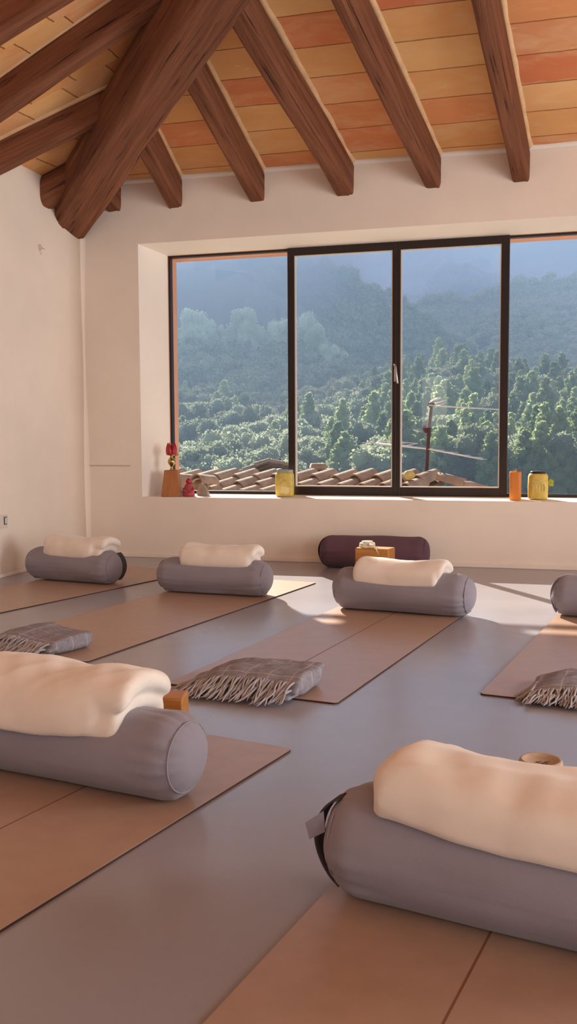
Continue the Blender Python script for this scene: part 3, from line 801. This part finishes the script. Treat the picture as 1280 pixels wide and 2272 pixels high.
for y_, s in ((-.016, .9), (-.008, 1), (.008, 1), (.016, .9)):
    for x, z in prof: vs.append((x * s, y_ + .004 * noise.noise(Vector((x * 40, y_ * 60, z * 40))), z * (.96 + .04 * s) if z > 0 else 0))
n9 = len(prof); fs = [tuple(range(n9)), tuple(3 * n9 + k for k in range(n9 - 1, -1, -1))]
for i in range(3):
    for k in range(n9): fs.append((i * n9 + k, (i + 1) * n9 + k, (i + 1) * n9 + (k + 1) % n9, i * n9 + (k + 1) % n9))
o = MB().add(vs, fs).build('stone', M['stone'], smooth='auto', bevel=.003); o.location = c0; o.rotation_euler = (0, 0, -.2)
tag(o, 'small pointed grey stone right of the red figurine on the sill', 'stone')

def lantern(label, px, py, y, kind):
    c0 = sill(px, py, y); t = thing('jar_lantern', c0, .2 if kind == 0 else 0, label, 'jar', 'yellow jars on the sill')
    w = .066
    MB().lathe([(.052, 0), (.062, .004), (w, .014), (w + .002, .09), (w, .158), (.060, .172), (.055, .176)], n=40, sq=5 if kind == 0 else 3.2).build('jar_body', M['yellow'], t)
    if kind == 0:
        MB().lathe([(.050, .172), (.060, .174), (.061, .19), (.058, .197), (.046, .198), (.044, .18), (.044, .176)], n=36, sq=4).build('rim', M['jarglass'], t)
        b = MB(); b.tube([(-.064, 0, .186), (-.058, -.03, .199), (0, -.062, .203), (.058, -.03, .199), (.064, 0, .186)], .003, 6); b.build('wire_handle', M['lid'], t)
        MB().box((.006, -.0685, .048), (.062, .003, .05), tilt=Matrix.Rotation(.15, 3, 'Y')).build('paper_patch', M['paper'], t, smooth=False)
        b = MB()
        for k in range(7):
            x = -.03 + .01 * (k % 4) * 1.6; z = .085 + .011 * k
            b.tube([(x - .012, -.0692, z), (x, -.0705, z + .006), (x + .014, -.0692, z - .002)], .0035, 6, flat=.5)
        b.build('relief_pattern', M['paper'], t)
    else:
        MB().lathe([(.045, .174), (.052, .176), (.052, .188), (.047, .192), (.0, .192)], n=36, sq=3).build('lid', M['lid'], t)
        b = MB()
        pts = [(-.05, -.05, .150), (-.03, -.064, .128), (.0, -.068, .120), (.035, -.064, .135), (.06, -.045, .150)]
        b.tube(pts, .003, 6)
        for k in range(5): b.tube([(-.04 + .02 * k, -.066, .105), (-.03 + .02 * k, -.069, .085), (-.036 + .02 * k, -.066, .06)], .003, 6, flat=.6)
        b.build('relief_pattern', M['paper'], t)
        b = MB()
        lf = [(.066, 0, .115), (.082, -.004, .142), (.094, -.006, .132), (.106, -.008, .126), (.100, -.008, .108), (.104, -.01, .09), (.090, -.008, .092), (.08, -.004, .088)]
        b.add(lf, [tuple(range(8))]); o = b.build('leaf', M['leafy'], t, smooth=False); s = o.modifiers.new('S', 'SOLIDIFY'); s.thickness = .003; o['label'] = 'yellow green leaf'
    return t
lantern('yellow square jar standing before the left mullion', 632, 1101, 6.77, 0)
lantern('yellow jar with a leaf and dark lid, right of the orange candle', 1193, 1101, 6.77, 1)
c0 = sill(1143, 1106, 6.68)
t = thing('pillar_candle', c0, 0, 'orange square pillar candle on the sill', 'candle')
MB().lathe([(.036, 0), (.038, .003), (.038, .190), (.036, .194), (.033, .191), (.0, .188)], n=32, sq=6).build('wax', M['orange'], t)
MB().tube([(0, 0, .187), (.001, 0, .198), (.004, -.001, .207)], .0022, 6).build('wick', M['wick'], t)

# ------------------------------------------------------------------ outside: neighbour roof, antenna
def barrel_roof(name, label, ridge0, ridge1, down, n_rows, spacing, expo, rad, extra=None, cat='roof'):
    """tile columns start on the ridge line and run along vector 'down' (one metre of it)"""
    t = thing(name, ridge0, 0, label, cat)
    r0, r1, down = Vector((0, 0, 0)), Vector(ridge1) - Vector(ridge0), Vector(down)
    L = r1.length; ux = r1.normalized(); nrm = ux.cross(down).normalized()
    if nrm.z < 0: nrm = -nrm
    dn = down.normalized(); n = int(L / spacing); b = MB(); d = MB()
    side_ = dn.cross(nrm).normalized()
    rn = random.Random(5)
    for i in range(n + 1):
        base = ux * (i * spacing)
        for r in range(n_rows):
            s = base + dn * (r * expo - .06) + side_ * rn.uniform(-.012, .012) + nrm * rn.uniform(0, .012)
            e = s + dn * (expo * 1.28); k = 10; jit = rn.uniform(.93, 1.06); tw = side_ * rn.uniform(-.015, .015)
            vs = []
            for (p, rr, lift) in ((s, rad * .82 * jit, .0), (e + tw, rad * jit, .022)):
                for a in range(k + 1):
                    q = PI * a / k; vs.append(p + side_ * (rr * math.cos(q)) + nrm * (rr * 1.0 * math.sin(q) + lift))
                for a in range(k + 1):
                    q = PI * a / k; rr2 = rr - .016; vs.append(p + side_ * (rr2 * math.cos(q)) + nrm * (rr2 * 1.0 * math.sin(q) + lift))
            m = k + 1; fs = []
            for a in range(k):
                fs.append((a, a + 1, 2 * m + a + 1, 2 * m + a)); fs.append((m + a, 3 * m + a, 3 * m + a + 1, m + a + 1))
                fs.append((2 * m + a, 2 * m + a + 1, 3 * m + a + 1, 3 * m + a)); fs.append((a, m + a, m + a + 1, a + 1))
            b.add(vs, fs)
    Ld = n_rows * expo
    q = [-nrm * .02, r1 - nrm * .02, r1 + dn * Ld - nrm * .02, dn * Ld - nrm * .02]
    d.hexa([p_ - nrm * .05 for p_ in q], q)
    b.build('barrel_tiles', M['clay'], t, smooth='auto'); d.build('roof_deck', M['clay_dark'], t, smooth=False)
    return t, ux, dn, nrm, L
yr = 10.6
ra = at_y(395, 1059, yr); rb = at_y(985, 1059, yr); ra.z = rb.z = (ra.z + rb.z) / 2
t, ux, dn, nrm, L = barrel_roof('tiled_roof', 'weathered clay barrel tile roof just outside the window', ra, rb, (-.42, -.85, -.27), 6, .232, .27, .1)
b = MB(); rn = random.Random(3)
for i in range(int(L / .36) + 1):
    c = ux * (i * .36 + .1); k = 10; vs = []
    for (pp, rr, lf) in ((c - ux * .21, .085, 0), (c + ux * .21, .1, .02)):
        for a in range(k + 1):
            q = PI * a / k; vs.append(pp + Vector((0, rr * math.cos(q), rr * .62 * math.sin(q) - .015 + lf)))
        for a in range(k + 1):
            q = PI * a / k; vs.append(pp + Vector((0, (rr - .016) * math.cos(q), (rr - .016) * .62 * math.sin(q) - .015 + lf)))
    m = k + 1; fs = []
    for a in range(k):
        fs += [(a, a + 1, 2 * m + a + 1, 2 * m + a), (m + a, 3 * m + a, 3 * m + a + 1, m + a + 1), (2 * m + a, 2 * m + a + 1, 3 * m + a + 1, 3 * m + a), (a, m + a, m + a + 1, a + 1)]
    b.add(vs, fs)
b.v = [tuple(Vector(v) + Vector((0, .05, .0))) for v in b.v]
# only the part of the ridge right of the chimney is capped; the hip runs down to the right from its end
hipd = Vector((.62, -.1, -.2)); b2 = MB()
for i in range(4):
    c = ux * L + hipd * (.36 * i + .08); k = 10; vs = []; hdn = hipd.normalized(); sd = hdn.cross(Vector((0, 0, 1))).normalized()
    for (pp, rr, lf) in ((c - hdn * .2, .088, .0), (c + hdn * .2, .102, .02)):
        for a in range(k + 1):
            q = PI * a / k; vs.append(pp + sd * (rr * math.cos(q)) + Vector((0, 0, rr * .8 * math.sin(q) - .04 + lf)))
    m = k + 1
    b2.add(vs, [(a, a + 1, m + a + 1, m + a) for a in range(k)])
o = b2.build('hip_tiles', M['clay'], t); s = o.modifiers.new('S', 'SOLIDIFY'); s.thickness = .015
MB().hexa([(0, .1, -2.6), tuple(r1 := (ux * L + Vector((.9, .1, -2.6)))), tuple(ux * L + Vector((.9, 2.2, -2.6))), (0, 2.2, -2.6)],
          [(0, .1, -.06), tuple(ux * L + Vector((.9, .1, -.35))), tuple(ux * L + Vector((.9, 2.2, -.9))), (0, 2.2, -.7)]).build('house_wall', M['stucco'], t, smooth=False)
# loose broken tiles at the left end of the roof
for k, (px, py, rx, rz, lab) in enumerate(((418, 1066, .9, .8, 'broken roof tile standing on edge at the left end of the tiled roof'), (440, 1072, .4, 2.2, 'broken roof tile leaning behind the grey stone'), (455, 1062, .2, 1.2, 'loose roof tile lying at the left end of the tiled roof'))):
    c = at_y(px, py, 9.9); b = MB(); vs = []; kk = 10
    for x in (-.14, .14):
        for rr in (.1, .083):
            for a in range(kk + 1): q = PI * a / kk; vs.append((x, rr * math.cos(q), rr * math.sin(q) * .85 - .04))
    m = kk + 1; fs = []
    for a in range(kk): fs += [(a, a + 1, 2 * m + a + 1, 2 * m + a), (m + a, 3 * m + a, 3 * m + a + 1, m + a + 1), (2 * m + a, 2 * m + a + 1, 3 * m + a + 1, 3 * m + a), (a, m + a, m + a + 1, a + 1)]
    o = b.add(vs, fs).build('roof_tile', M['clay'], smooth='auto'); o.location = c; o.rotation_euler = (rx, .1, rz); tag(o, lab, 'roof tile', 'loose roof tiles')
# far gable roof
g0 = at_y(545, 1060, 19); g1 = at_y(606, 1029, 21)
ga = at_y(596, 1027, 20); gb = at_y(650, 1037, 22.5)
t, ux2, dn2, nn, L2 = barrel_roof('gable_roof', 'small tiled gable roof farther off behind the yellow jar', ga, gb, (-.75, -.35, -.34), 7, .24, .28, .105)
MB().hexa([(-1.4, -.8, -2.5), (.9, -.8, -2.5), (1.6, 2, -2.5), (-1, 2, -2.5)], [(-1.3, -.7, -.62), (.7, -.7, -.5), (1.2, 2, -.5), (-.2, 2, -.3)]).build('house_wall', M['stucco'], t, smooth=False)
# chimney
cc = at_y(706, 1048, 11.0)
t = thing('chimney', (cc.x, cc.y, cc.z - .12), .35, 'small clay chimney with a tiled cap on the roof ridge', 'chimney')
MB().hexa([(-.075, -.075, 0), (.075, -.075, 0), (.075, .075, 0), (-.075, .075, 0)], [(-.082, -.08, .17), (.082, -.08, .17), (.082, .08, .17), (-.082, .08, .17)]).build('stack', M['clay'], t, smooth=False, bevel=.006)
MB().hexa([(-.10, -.1, .17), (.10, -.1, .17), (.10, .1, .17), (-.10, .1, .17)], [(-.085, -.08, .225), (.085, -.08, .225), (.085, .08, .225), (-.085, .08, .225)]).build('cap', M['clay'], t, smooth=False, bevel=.008)
MB().box((0, -.079, .125), (.1, .01, .05)).build('flue_slot', M['black'], t, smooth=False)
# lichen stone on the tiles
ls = at_y(908, 1054, 10.2); b = MB()
b.lathe([(.0, -.055), (.035, -.045), (.062, -.012), (.06, .02), (.04, .045), (.0, .052)], n=18)
b.v = [tuple(Vector(v) * (1 + .12 * noise.noise(Vector(v) * 14))) for v in b.v]
o = b.build('lichen_stone', M['lichen']); o.location = ls; tag(o, 'rounded yellow stone sitting on the roof tiles left of the antenna mast', 'stone')
# TV antenna
ya = 10.9
def ap(px, py, dy=0): return at_y(px, py, ya + dy)
base = ap(946, 1075); t = thing('tv_antenna', base, 0, 'rooftop TV antenna on a dark mast with two pale booms', 'antenna')
def loc(p): return Vector(p) - Vector(base)
MB().tube([loc(ap(945, 1075)), loc(ap(951, 960)), loc(ap(957, 893))], .021, 12).build('mast', M['mast'], t)
MB().box(loc(ap(948, 955)), (.05, .05, .06)).build('clamp', M['mast'], t, smooth=False)
MB().box(loc(ap(957, 898)), (.07, .06, .04)).build('clamp', M['mast'], t, smooth=False)
MB().box(loc(ap(942, 951, -.05)), (.03, .03, .075)).build('cable_box', M['mast'], t, smooth=False)
MB().tube([loc(ap(944, 958)), loc(ap(928, 957, -.2)), loc(ap(918, 954, -.3))], .008, 6).build('stub_arm', M['alu'], t)
b = MB(); b.tube([loc(ap(957, 900)), loc(ap(1110, 909, .2))], .008, 8)
for k in range(13):
    a = k / 12; p = loc(ap(965 + 145 * a, 900.5 + 8.5 * a, .2 * a)); w = .16 - .05 * a
    b.tube([p + Vector((-.05, -w, .004)), p + Vector((.05, w, -.004))], .0045, 6)
b.tube([loc(ap(957, 892)), loc(ap(966, 886, -.1)), loc(ap(977, 882, -.2))], .012, 6)
b.tube([loc(ap(960, 897)), loc(ap(985, 889, .1)), loc(ap(989, 893, .1)), loc(ap(965, 903))], .007, 6)
b.build('upper_boom', M['alu'], t)
b = MB(); b.tube([loc(ap(834, 984)), loc(ap(950, 996)), loc(ap(1072, 1019))], .009, 8)
for k, (px, py, w) in enumerate(((836, 983, 62), (870, 988, 45), (895, 991, 30), (930, 994, 30), (962, 998, 24), (990, 1003, 26), (1018, 1009, 26), (1045, 1014, 26), (1068, 1018, 12))):
    b.tube([loc(ap(px - w * .5, py - 1, -.1)), loc(ap(px + w, py + 1, .25))], .004, 6)
b.tube([loc(ap(834, 985)), loc(ap(840, 980, .1)), loc(ap(866, 979, .3)), loc(ap(926, 984, .4)), loc(ap(900, 989, .1)), loc(ap(840, 984))], .006, 6)
b.build('lower_boom', M['alu'], t)

# ------------------------------------------------------------------ outside: wooded hills
def interp(pts, x):
    xs = [p[0] for p in pts]; ys = [p[1] for p in pts]; return float(np.interp(x, xs, ys))
class Hill:
    def __init__(s, name, crest, D, foot, footy, amp, x0=150, x1=1560, back=60, nx=90, ny=26, label=None, p=1.0):
        s.crest, s.D, s.foot, s.footy, s.amp, s.p = crest, D, foot, footy, amp, p
        b = MB()
        for j in range(ny + 1):
            for i in range(nx + 1): b.v.append(tuple(s.pt(x0 + (x1 - x0) * i / nx, j / ny)))
        for i in range(nx + 1):
            q = s.pt(x0 + (x1 - x0) * i / nx, 1.0); b.v.append((q.x, q.y + back, q.z - back * .5))
        for j in range(ny + 1):
            for i in range(nx): a = j * (nx + 1) + i; b.f.append((a, a + 1, a + nx + 2, a + nx + 1))
        o = b.build(name, M['soil']); o['kind'] = 'structure'; s.o = o
    def pt(s, px, v):
        top = at_y(px, interp(s.crest, px), s.D); bot = at_y(px, s.footy, s.foot)
        q = bot.lerp(top, v); f = v ** s.p
        q.z = bot.z + (top.z - bot.z) * f + s.amp * noise.noise(Vector((q.x * .03, q.y * .03, s.D))) * (1 - v * .4)
        return q
H1 = Hill('hillside', [(100, 900), (380, 905), (480, 900), (560, 915), (620, 930), (700, 915), (780, 890), (860, 870), (930, 850), (1000, 850), (1100, 870), (1200, 880), (1300, 885), (1600, 890)], 235, 105, 1180, 4)
H2 = Hill('hillside', [(100, 800), (330, 815), (450, 800), (545, 800), (640, 810), (720, 820), (790, 850), (860, 890), (960, 930), (1600, 980)], 330, 250, 960, 4)
H3 = Hill('hillside', [(100, 560), (350, 590), (500, 605), (560, 615), (640, 622), (700, 632), (760, 658), (830, 698), (900, 730), (960, 768), (1010, 812), (1060, 850), (1110, 900), (1200, 960), (1600, 990)], 450, 345, 900, 6)
H4 = Hill('hillside', [(100, 900), (700, 800), (850, 725), (940, 700), (1000, 690), (1060, 690), (1110, 680), (1140, 655), (1200, 652), (1300, 640), (1600, 600)], 640, 440, 900, 6)
H5 = Hill('hillside', [(100, 640), (800, 700), (900, 690), (950, 660), (1000, 625), (1040, 622), (1070, 650), (1100, 648), (1150, 660), (1600, 660)], 860, 660, 780, 5)
H6 = Hill('hillside', [(0, 380), (560, 440), (640, 450), (900, 440), (1280, 420), (1700, 380)], 1250, 880, 760, 14, x0=0, x1=1700)

def leaf_cards(pts, nrm, size, rs):
    n = len(pts); a = rs.normal(size=(n, 3)); a /= np.linalg.norm(a, axis=1)[:, None]
    a = a * .8 + nrm * .0; b_ = np.cross(a, rs.normal(size=(n, 3))); b_ /= np.linalg.norm(b_, axis=1)[:, None]
    a /= np.linalg.norm(a, axis=1)[:, None]; s = size * (.6 + .8 * rs.rand(n))[:, None]
    v = np.stack([pts - a * s, pts + b_ * s * .7, pts + a * s, pts - b_ * s * .7], 1)
    return v.reshape(-1, 3)
def mesh_np(name, V, quads, mat):
    me = bpy.data.meshes.new(name); n = len(V); m = len(quads)
    me.vertices.add(n); me.vertices.foreach_set('co', V.astype(np.float32).ravel())
    me.loops.add(m * 4); me.loops.foreach_set('vertex_index', quads.astype(np.int32).ravel())
    me.polygons.add(m); me.polygons.foreach_set('loop_start', np.arange(0, m * 4, 4, dtype=np.int32)); me.polygons.foreach_set('loop_total', np.full(m, 4, np.int32))
    me.update(); me.validate()
    if mat: me.materials.append(mat)
    return me
def sphere_pts(n, rs):
    p = rs.normal(size=(n, 3)); return p / np.linalg.norm(p, axis=1)[:, None]
def core_quads(cs, rads):
    V = []; Q = []; o = 0; nu, nv = 8, 5
    for c, r in zip(cs, rads):
        for i in range(nv + 1):
            th = PI * i / nv
            for k in range(nu): V.append((c[0] + r * math.sin(th) * math.cos(2 * PI * k / nu), c[1] + r * math.sin(th) * math.sin(2 * PI * k / nu), c[2] + r * math.cos(th)))
        for i in range(nv):
            for k in range(nu): Q.append((o + i * nu + k, o + (i + 1) * nu + k, o + (i + 1) * nu + (k + 1) % nu, o + i * nu + (k + 1) % nu))
        o += (nv + 1) * nu
    return np.array(V), np.array(Q)
def make_tree(kind, seed, dens=1.0):
    """unit height 1; returns verts, quads"""
    rs = np.random.RandomState(seed); cs = []; rads = []
    if kind == 'broad':
        for i in range(16):
            a = rs.rand() * 2 * PI; hgt = .28 + .58 * rs.rand(); w = .40 * math.sqrt(max(.05, 1 - ((hgt - .5) / .52) ** 2)) * (.35 + .65 * rs.rand())
            cs.append((w * math.cos(a), w * math.sin(a), hgt)); rads.append(.13 + .08 * rs.rand())
        cs.append((0, 0, .5)); rads.append(.3)
    elif kind == 'pine':
        top = .95
        for i in range(20):
            hgt = .15 + .75 * i / 19; w = .23 * (1 - hgt) ** .85 + .01; a = i * 2.4 + rs.rand()
            cs.append((w * math.cos(a) * .8, w * math.sin(a) * .8, hgt)); rads.append(.035 + .12 * (1 - hgt))
        cs.append((0, 0, .93)); rads.append(.035); cs.append((0, 0, .4)); rads.append(.16)
    else:
        for i in range(9):
            a = rs.rand() * 2 * PI; hgt = .35 + .4 * rs.rand(); w = .36 * rs.rand()
            cs.append((w * math.cos(a), w * math.sin(a), hgt)); rads.append(.2 + .08 * rs.rand())
    V, Q = core_quads(cs, [r * .82 for r in rads]); 
    P = []; Nn = []
    for c, r in zip(cs, rads):
        n = int(dens * (40 + 5200 * r * r)); d = sphere_pts(n, rs); P.append(np.array(c) + d * r * (.82 + .3 * rs.rand(n))[:, None]); Nn.append(d)
    P = np.concatenate(P); Nn = np.concatenate(Nn)
    sz = {'broad': .024, 'pine': .022, 'olive': .05}[kind] / math.sqrt(dens) ** .6
    LV = leaf_cards(P, Nn, sz, rs); LQ = np.arange(len(LV)).reshape(-1, 4) + len(V)
    return np.concatenate([V, LV]), np.concatenate([Q, LQ])

# individual trees on the near slope: about 290 of each kind at most
protos = {}
for kd, mt in (('broad', 'leaf_broad'), ('pine', 'leaf_pine')):
    protos[kd] = []
    for s in range(5):
        V, Q = make_tree(kd, 40 + s, 1.0); protos[kd].append(mesh_np(kd + '_tree', V, Q, M[mt]))
rt = random.Random(12)
def side_of(px):
    return 'left fixed pane' if px < 642 else 'left sliding sash' if px < 878 else 'right sliding sash' if px < 1118 else 'right fixed pane'
count = {'broad': 0, 'pine': 0}
def plant(kind, p_, h, px, where):
    me = rt.choice(protos[kind]); nm = 'broadleaf_tree' if kind == 'broad' else 'conifer_tree'
    if count[kind] >= 290: return False
    count[kind] += 1
    o = bpy.data.objects.new(nm, me); COL.objects.link(o); o.location = p_; o.scale = (h * rt.uniform(.85, 1.2),) * 2 + (h,); o.rotation_euler = (0, 0, rt.uniform(0, 6.28))
    kindtxt = 'bushy green broadleaf tree' if kind == 'broad' else 'pointed green conifer'
    tag(o, '%s %s seen through the %s' % (kindtxt, where, side_of(px)), 'tree', '%ss %s through the %s' % (kindtxt, where, side_of(px)))
    return True
rest = []                                              # trees that go into the far forest
rows = 15
for r in range(rows):
    v = .10 + .90 * r / (rows - 1)
    n = 31
    for i in range(n):
        px = 345 + (1330 - 345) * (i + rt.random()) / n; q = H1.pt(px, min(1, max(0, v + rt.uniform(-.03, .03))))
        pine = rt.random() < (.10 if px < 640 else .25 if px < 870 else .6)
        h = rt.uniform(5.5, 8.5) if not pine else rt.uniform(7.5, 12)
        q.z -= .8
        if px < 640 and v > .6: h *= .8
        if not plant('pine' if pine else 'broad', q, h, px, 'on the near wooded slope'): rest.append((q, h, 'pine' if pine else 'broad'))
print('trees', count, len(rest))
def forest(name, label, spec, kind_mat):
    Vs = []; Qs = []; o = 0
    lib = {}
    for (q, h, kind, dens) in spec:
        key = (kind, dens)
        if key not in lib: lib[key] = [make_tree(kind, 80 + s, dens) for s in range(4)]
        V, Q = lib[key][rt.randrange(4)]; a = rt.uniform(0, 6.28); c, s = math.cos(a), math.sin(a); w = h * rt.uniform(.85, 1.25)
        W = np.stack([V[:, 0] * c * w - V[:, 1] * s * w + q.x, V[:, 0] * s * w + V[:, 1] * c * w + q.y, V[:, 2] * h + q.z], 1)
        Vs.append(W.astype(np.float32)); Qs.append(Q + o); o += len(V)
    me = mesh_np(name, np.concatenate(Vs), np.concatenate(Qs), M[kind_mat]); ob = bpy.data.objects.new(name, me); COL.objects.link(ob)
    return tag(ob, label, 'forest', kind='stuff')
forest('undergrowth', 'dense green woods filling the near slope between the single trees', [(q, h, k, .5) for q, h, k in rest] or [(H1.pt(600, .5), 5, 'broad', .5)], 'leaf_broad')
def scatter(H, n, x0, x1, v0, v1, hmin, hmax, kind, dens, sink=.6, crest=0):
    out = []
    for i in range(n):
        px = rt.uniform(x0, x1); v = rt.uniform(v0, v1); q = H.pt(px, v); q.z -= sink; out.append((q, rt.uniform(hmin, hmax), kind, dens))
    for i in range(crest):
        px = x0 + (x1 - x0) * (i + rt.random()) / crest; q = H.pt(px, 1.0); q.z -= sink; out.append((q, rt.uniform(hmin, hmax) * 1.1, kind, dens))
    return out
sp = scatter(H2, 170, 340, 960, .05, .95, 8, 12, 'broad', .4) + scatter(H2, 10, 340, 700, .9, 1, 10, 13, 'pine', .5)
pale = []
for s_i in range(3):
    V, Q = make_tree('broad', 60 + s_i, .9); V = V * np.array([.8, .8, 1.0]); pale.append(mesh_np('pale_tree', V, Q, M['leaf_rimlit']))
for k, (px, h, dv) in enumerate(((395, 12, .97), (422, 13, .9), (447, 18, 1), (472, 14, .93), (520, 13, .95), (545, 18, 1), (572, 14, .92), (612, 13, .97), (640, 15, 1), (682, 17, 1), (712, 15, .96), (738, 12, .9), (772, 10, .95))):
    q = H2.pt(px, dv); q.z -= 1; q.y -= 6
    o = bpy.data.objects.new('rimlit_tree', pale[k % 3]); COL.objects.link(o); o.location = q; o.scale = (h * .95, h * .95, h * 1.08); o.rotation_euler = (0, 0, k * 1.3)  # rim light sits in the pale foliage colour
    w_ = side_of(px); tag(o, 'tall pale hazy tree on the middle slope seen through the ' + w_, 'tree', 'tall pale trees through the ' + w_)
forest('middle_forest', 'tall hazy trees on the middle slope behind the near woods', sp, 'leaf_broad')
forest('ridge_forest', 'dark shaded trees along the descending hazy ridge', scatter(H3, 330, 560, 1130, .05, .98, 8, 12, 'broad', .25) + scatter(H3, 0, 560, 1110, 1, 1, 10, 14, 'broad', .35, .6, 42), 'leaf_broad')
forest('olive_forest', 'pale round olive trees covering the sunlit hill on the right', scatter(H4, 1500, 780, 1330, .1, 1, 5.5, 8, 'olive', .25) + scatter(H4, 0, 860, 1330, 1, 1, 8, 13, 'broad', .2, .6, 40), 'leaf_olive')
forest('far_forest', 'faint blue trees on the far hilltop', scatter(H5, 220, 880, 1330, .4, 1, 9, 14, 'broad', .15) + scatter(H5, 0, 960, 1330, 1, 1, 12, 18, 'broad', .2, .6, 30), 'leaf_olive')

# valley haze: real scattering air over the valley, thicker towards the back
def haze(name, c, d, dens, label, col=(.42, .66, 1, 1), g=.4, ab_k=1.35):
    t = NT(name); t.n.remove(t.b); a_ = t.new('ShaderNodeVolumeScatter'); a_.inputs['Color'].default_value = col; a_.inputs['Density'].default_value = dens; a_.inputs['Anisotropy'].default_value = g
    ab = t.new('ShaderNodeVolumeAbsorption'); ab.inputs['Color'].default_value = (.22, .25, .50, 1); ab.inputs['Density'].default_value = dens * ab_k
    ad = t.new('ShaderNodeAddShader'); t.l.new(a_.outputs[0], ad.inputs[0]); t.l.new(ab.outputs[0], ad.inputs[1]); t.l.new(ad.outputs[0], t.out.inputs['Volume'])
    o = MB().box(c, d).build(name, t.m, smooth=False); return tag(o, label, 'haze', kind='stuff')
haze('valley_haze', (-60, 470, 30), (1300, 880, 200), .00062, 'thin blue morning haze over the valley', ab_k=.45)
haze('slope_haze', (-290, 432, 40), (400, 178, 180), .0105, 'bluer haze in front of the shaded upper left slope')
haze('far_haze', (-80, 765, 110), (1900, 235, 330), .0045, 'thick blue haze before the far mountain', ab_k=2.1)

# ------------------------------------------------------------------ light
sd = Vector((.68, -1, -.66)).normalized()
sun = bpy.data.lights.new('sun', 'SUN'); sun.energy = 16.0; sun.angle = math.radians(.53); sun.color = (1, .92, .80)
so = bpy.data.objects.new('sun', sun); COL.objects.link(so); so.rotation_euler = sd.to_track_quat('-Z', 'Y').to_euler(); so.location = (-10, 20, 15)
w = bpy.data.worlds.new('sky'); sc.world = w; w.use_nodes = True
bg = w.node_tree.nodes['Background']; bg.inputs[0].default_value = (.62, .76, 1, 1); bg.inputs[1].default_value = .55
def area(name, loc, direction, sx, sy, energy, col, spread=180):
    l = bpy.data.lights.new(name, 'AREA'); l.shape = 'RECTANGLE'; l.size = sx; l.size_y = sy; l.energy = energy; l.color = col
    l.spread = math.radians(spread)
    o = bpy.data.objects.new(name, l); COL.objects.link(o); o.location = loc; o.rotation_euler = Vector(direction).to_track_quat('-Z', 'Z').to_euler(); return o
DC = (1, .98, .95)
area('fill_right_near', (XR + .15, -1.1, 1.45), (-1, 0, .12), 2.3, 1.85, 116, DC)  # added fill light in a made-up opening of the right wall
area('fill_right_far', (XR + .15, 3.3, 1.45), (-1, .1, .12), 2.9, 1.85, 120, DC, 125)  # added fill that brightens the left wall
area('fill_back', (1.95, YB - .15, 1.25), (0, 1, .1), 2.2, 2.2, 32, DC)  # added fill from behind the camera
area('pane_reflection_light', (-2.12, YB - .15, 1.5), (0, 1, 0), .44, .9, 3, (1, .8, .6))  # added so the glass shows a warm reflection

# ------------------------------------------------------------------ camera and output look
cam = bpy.data.cameras.new('camera'); co_ = bpy.data.objects.new('camera', cam); COL.objects.link(co_)
cam.sensor_fit = 'VERTICAL'; cam.sensor_height = 36; cam.sensor_width = 36 * 1280 / 2272; cam.lens = 36 * F / 2272; cam.clip_start = .02; cam.clip_end = 4000
mw = Matrix((Rv, Uv, -Fv)).transposed().to_4x4(); mw.translation = CAM; co_.matrix_world = mw
sc.camera = co_
vs = sc.view_settings; vs.view_transform = 'Standard'; vs.look = 'None'; vs.exposure = 0; vs.gamma = 1; vs.use_curve_mapping = False
sc.cycles.use_denoising = True
sc.cycles.max_bounces = 8; sc.cycles.diffuse_bounces = 5; sc.cycles.transparent_max_bounces = 12; sc.cycles.volume_bounces = 1
sc.cycles.sample_clamp_indirect = 6; sc.cycles.caustics_reflective = False; sc.cycles.caustics_refractive = False
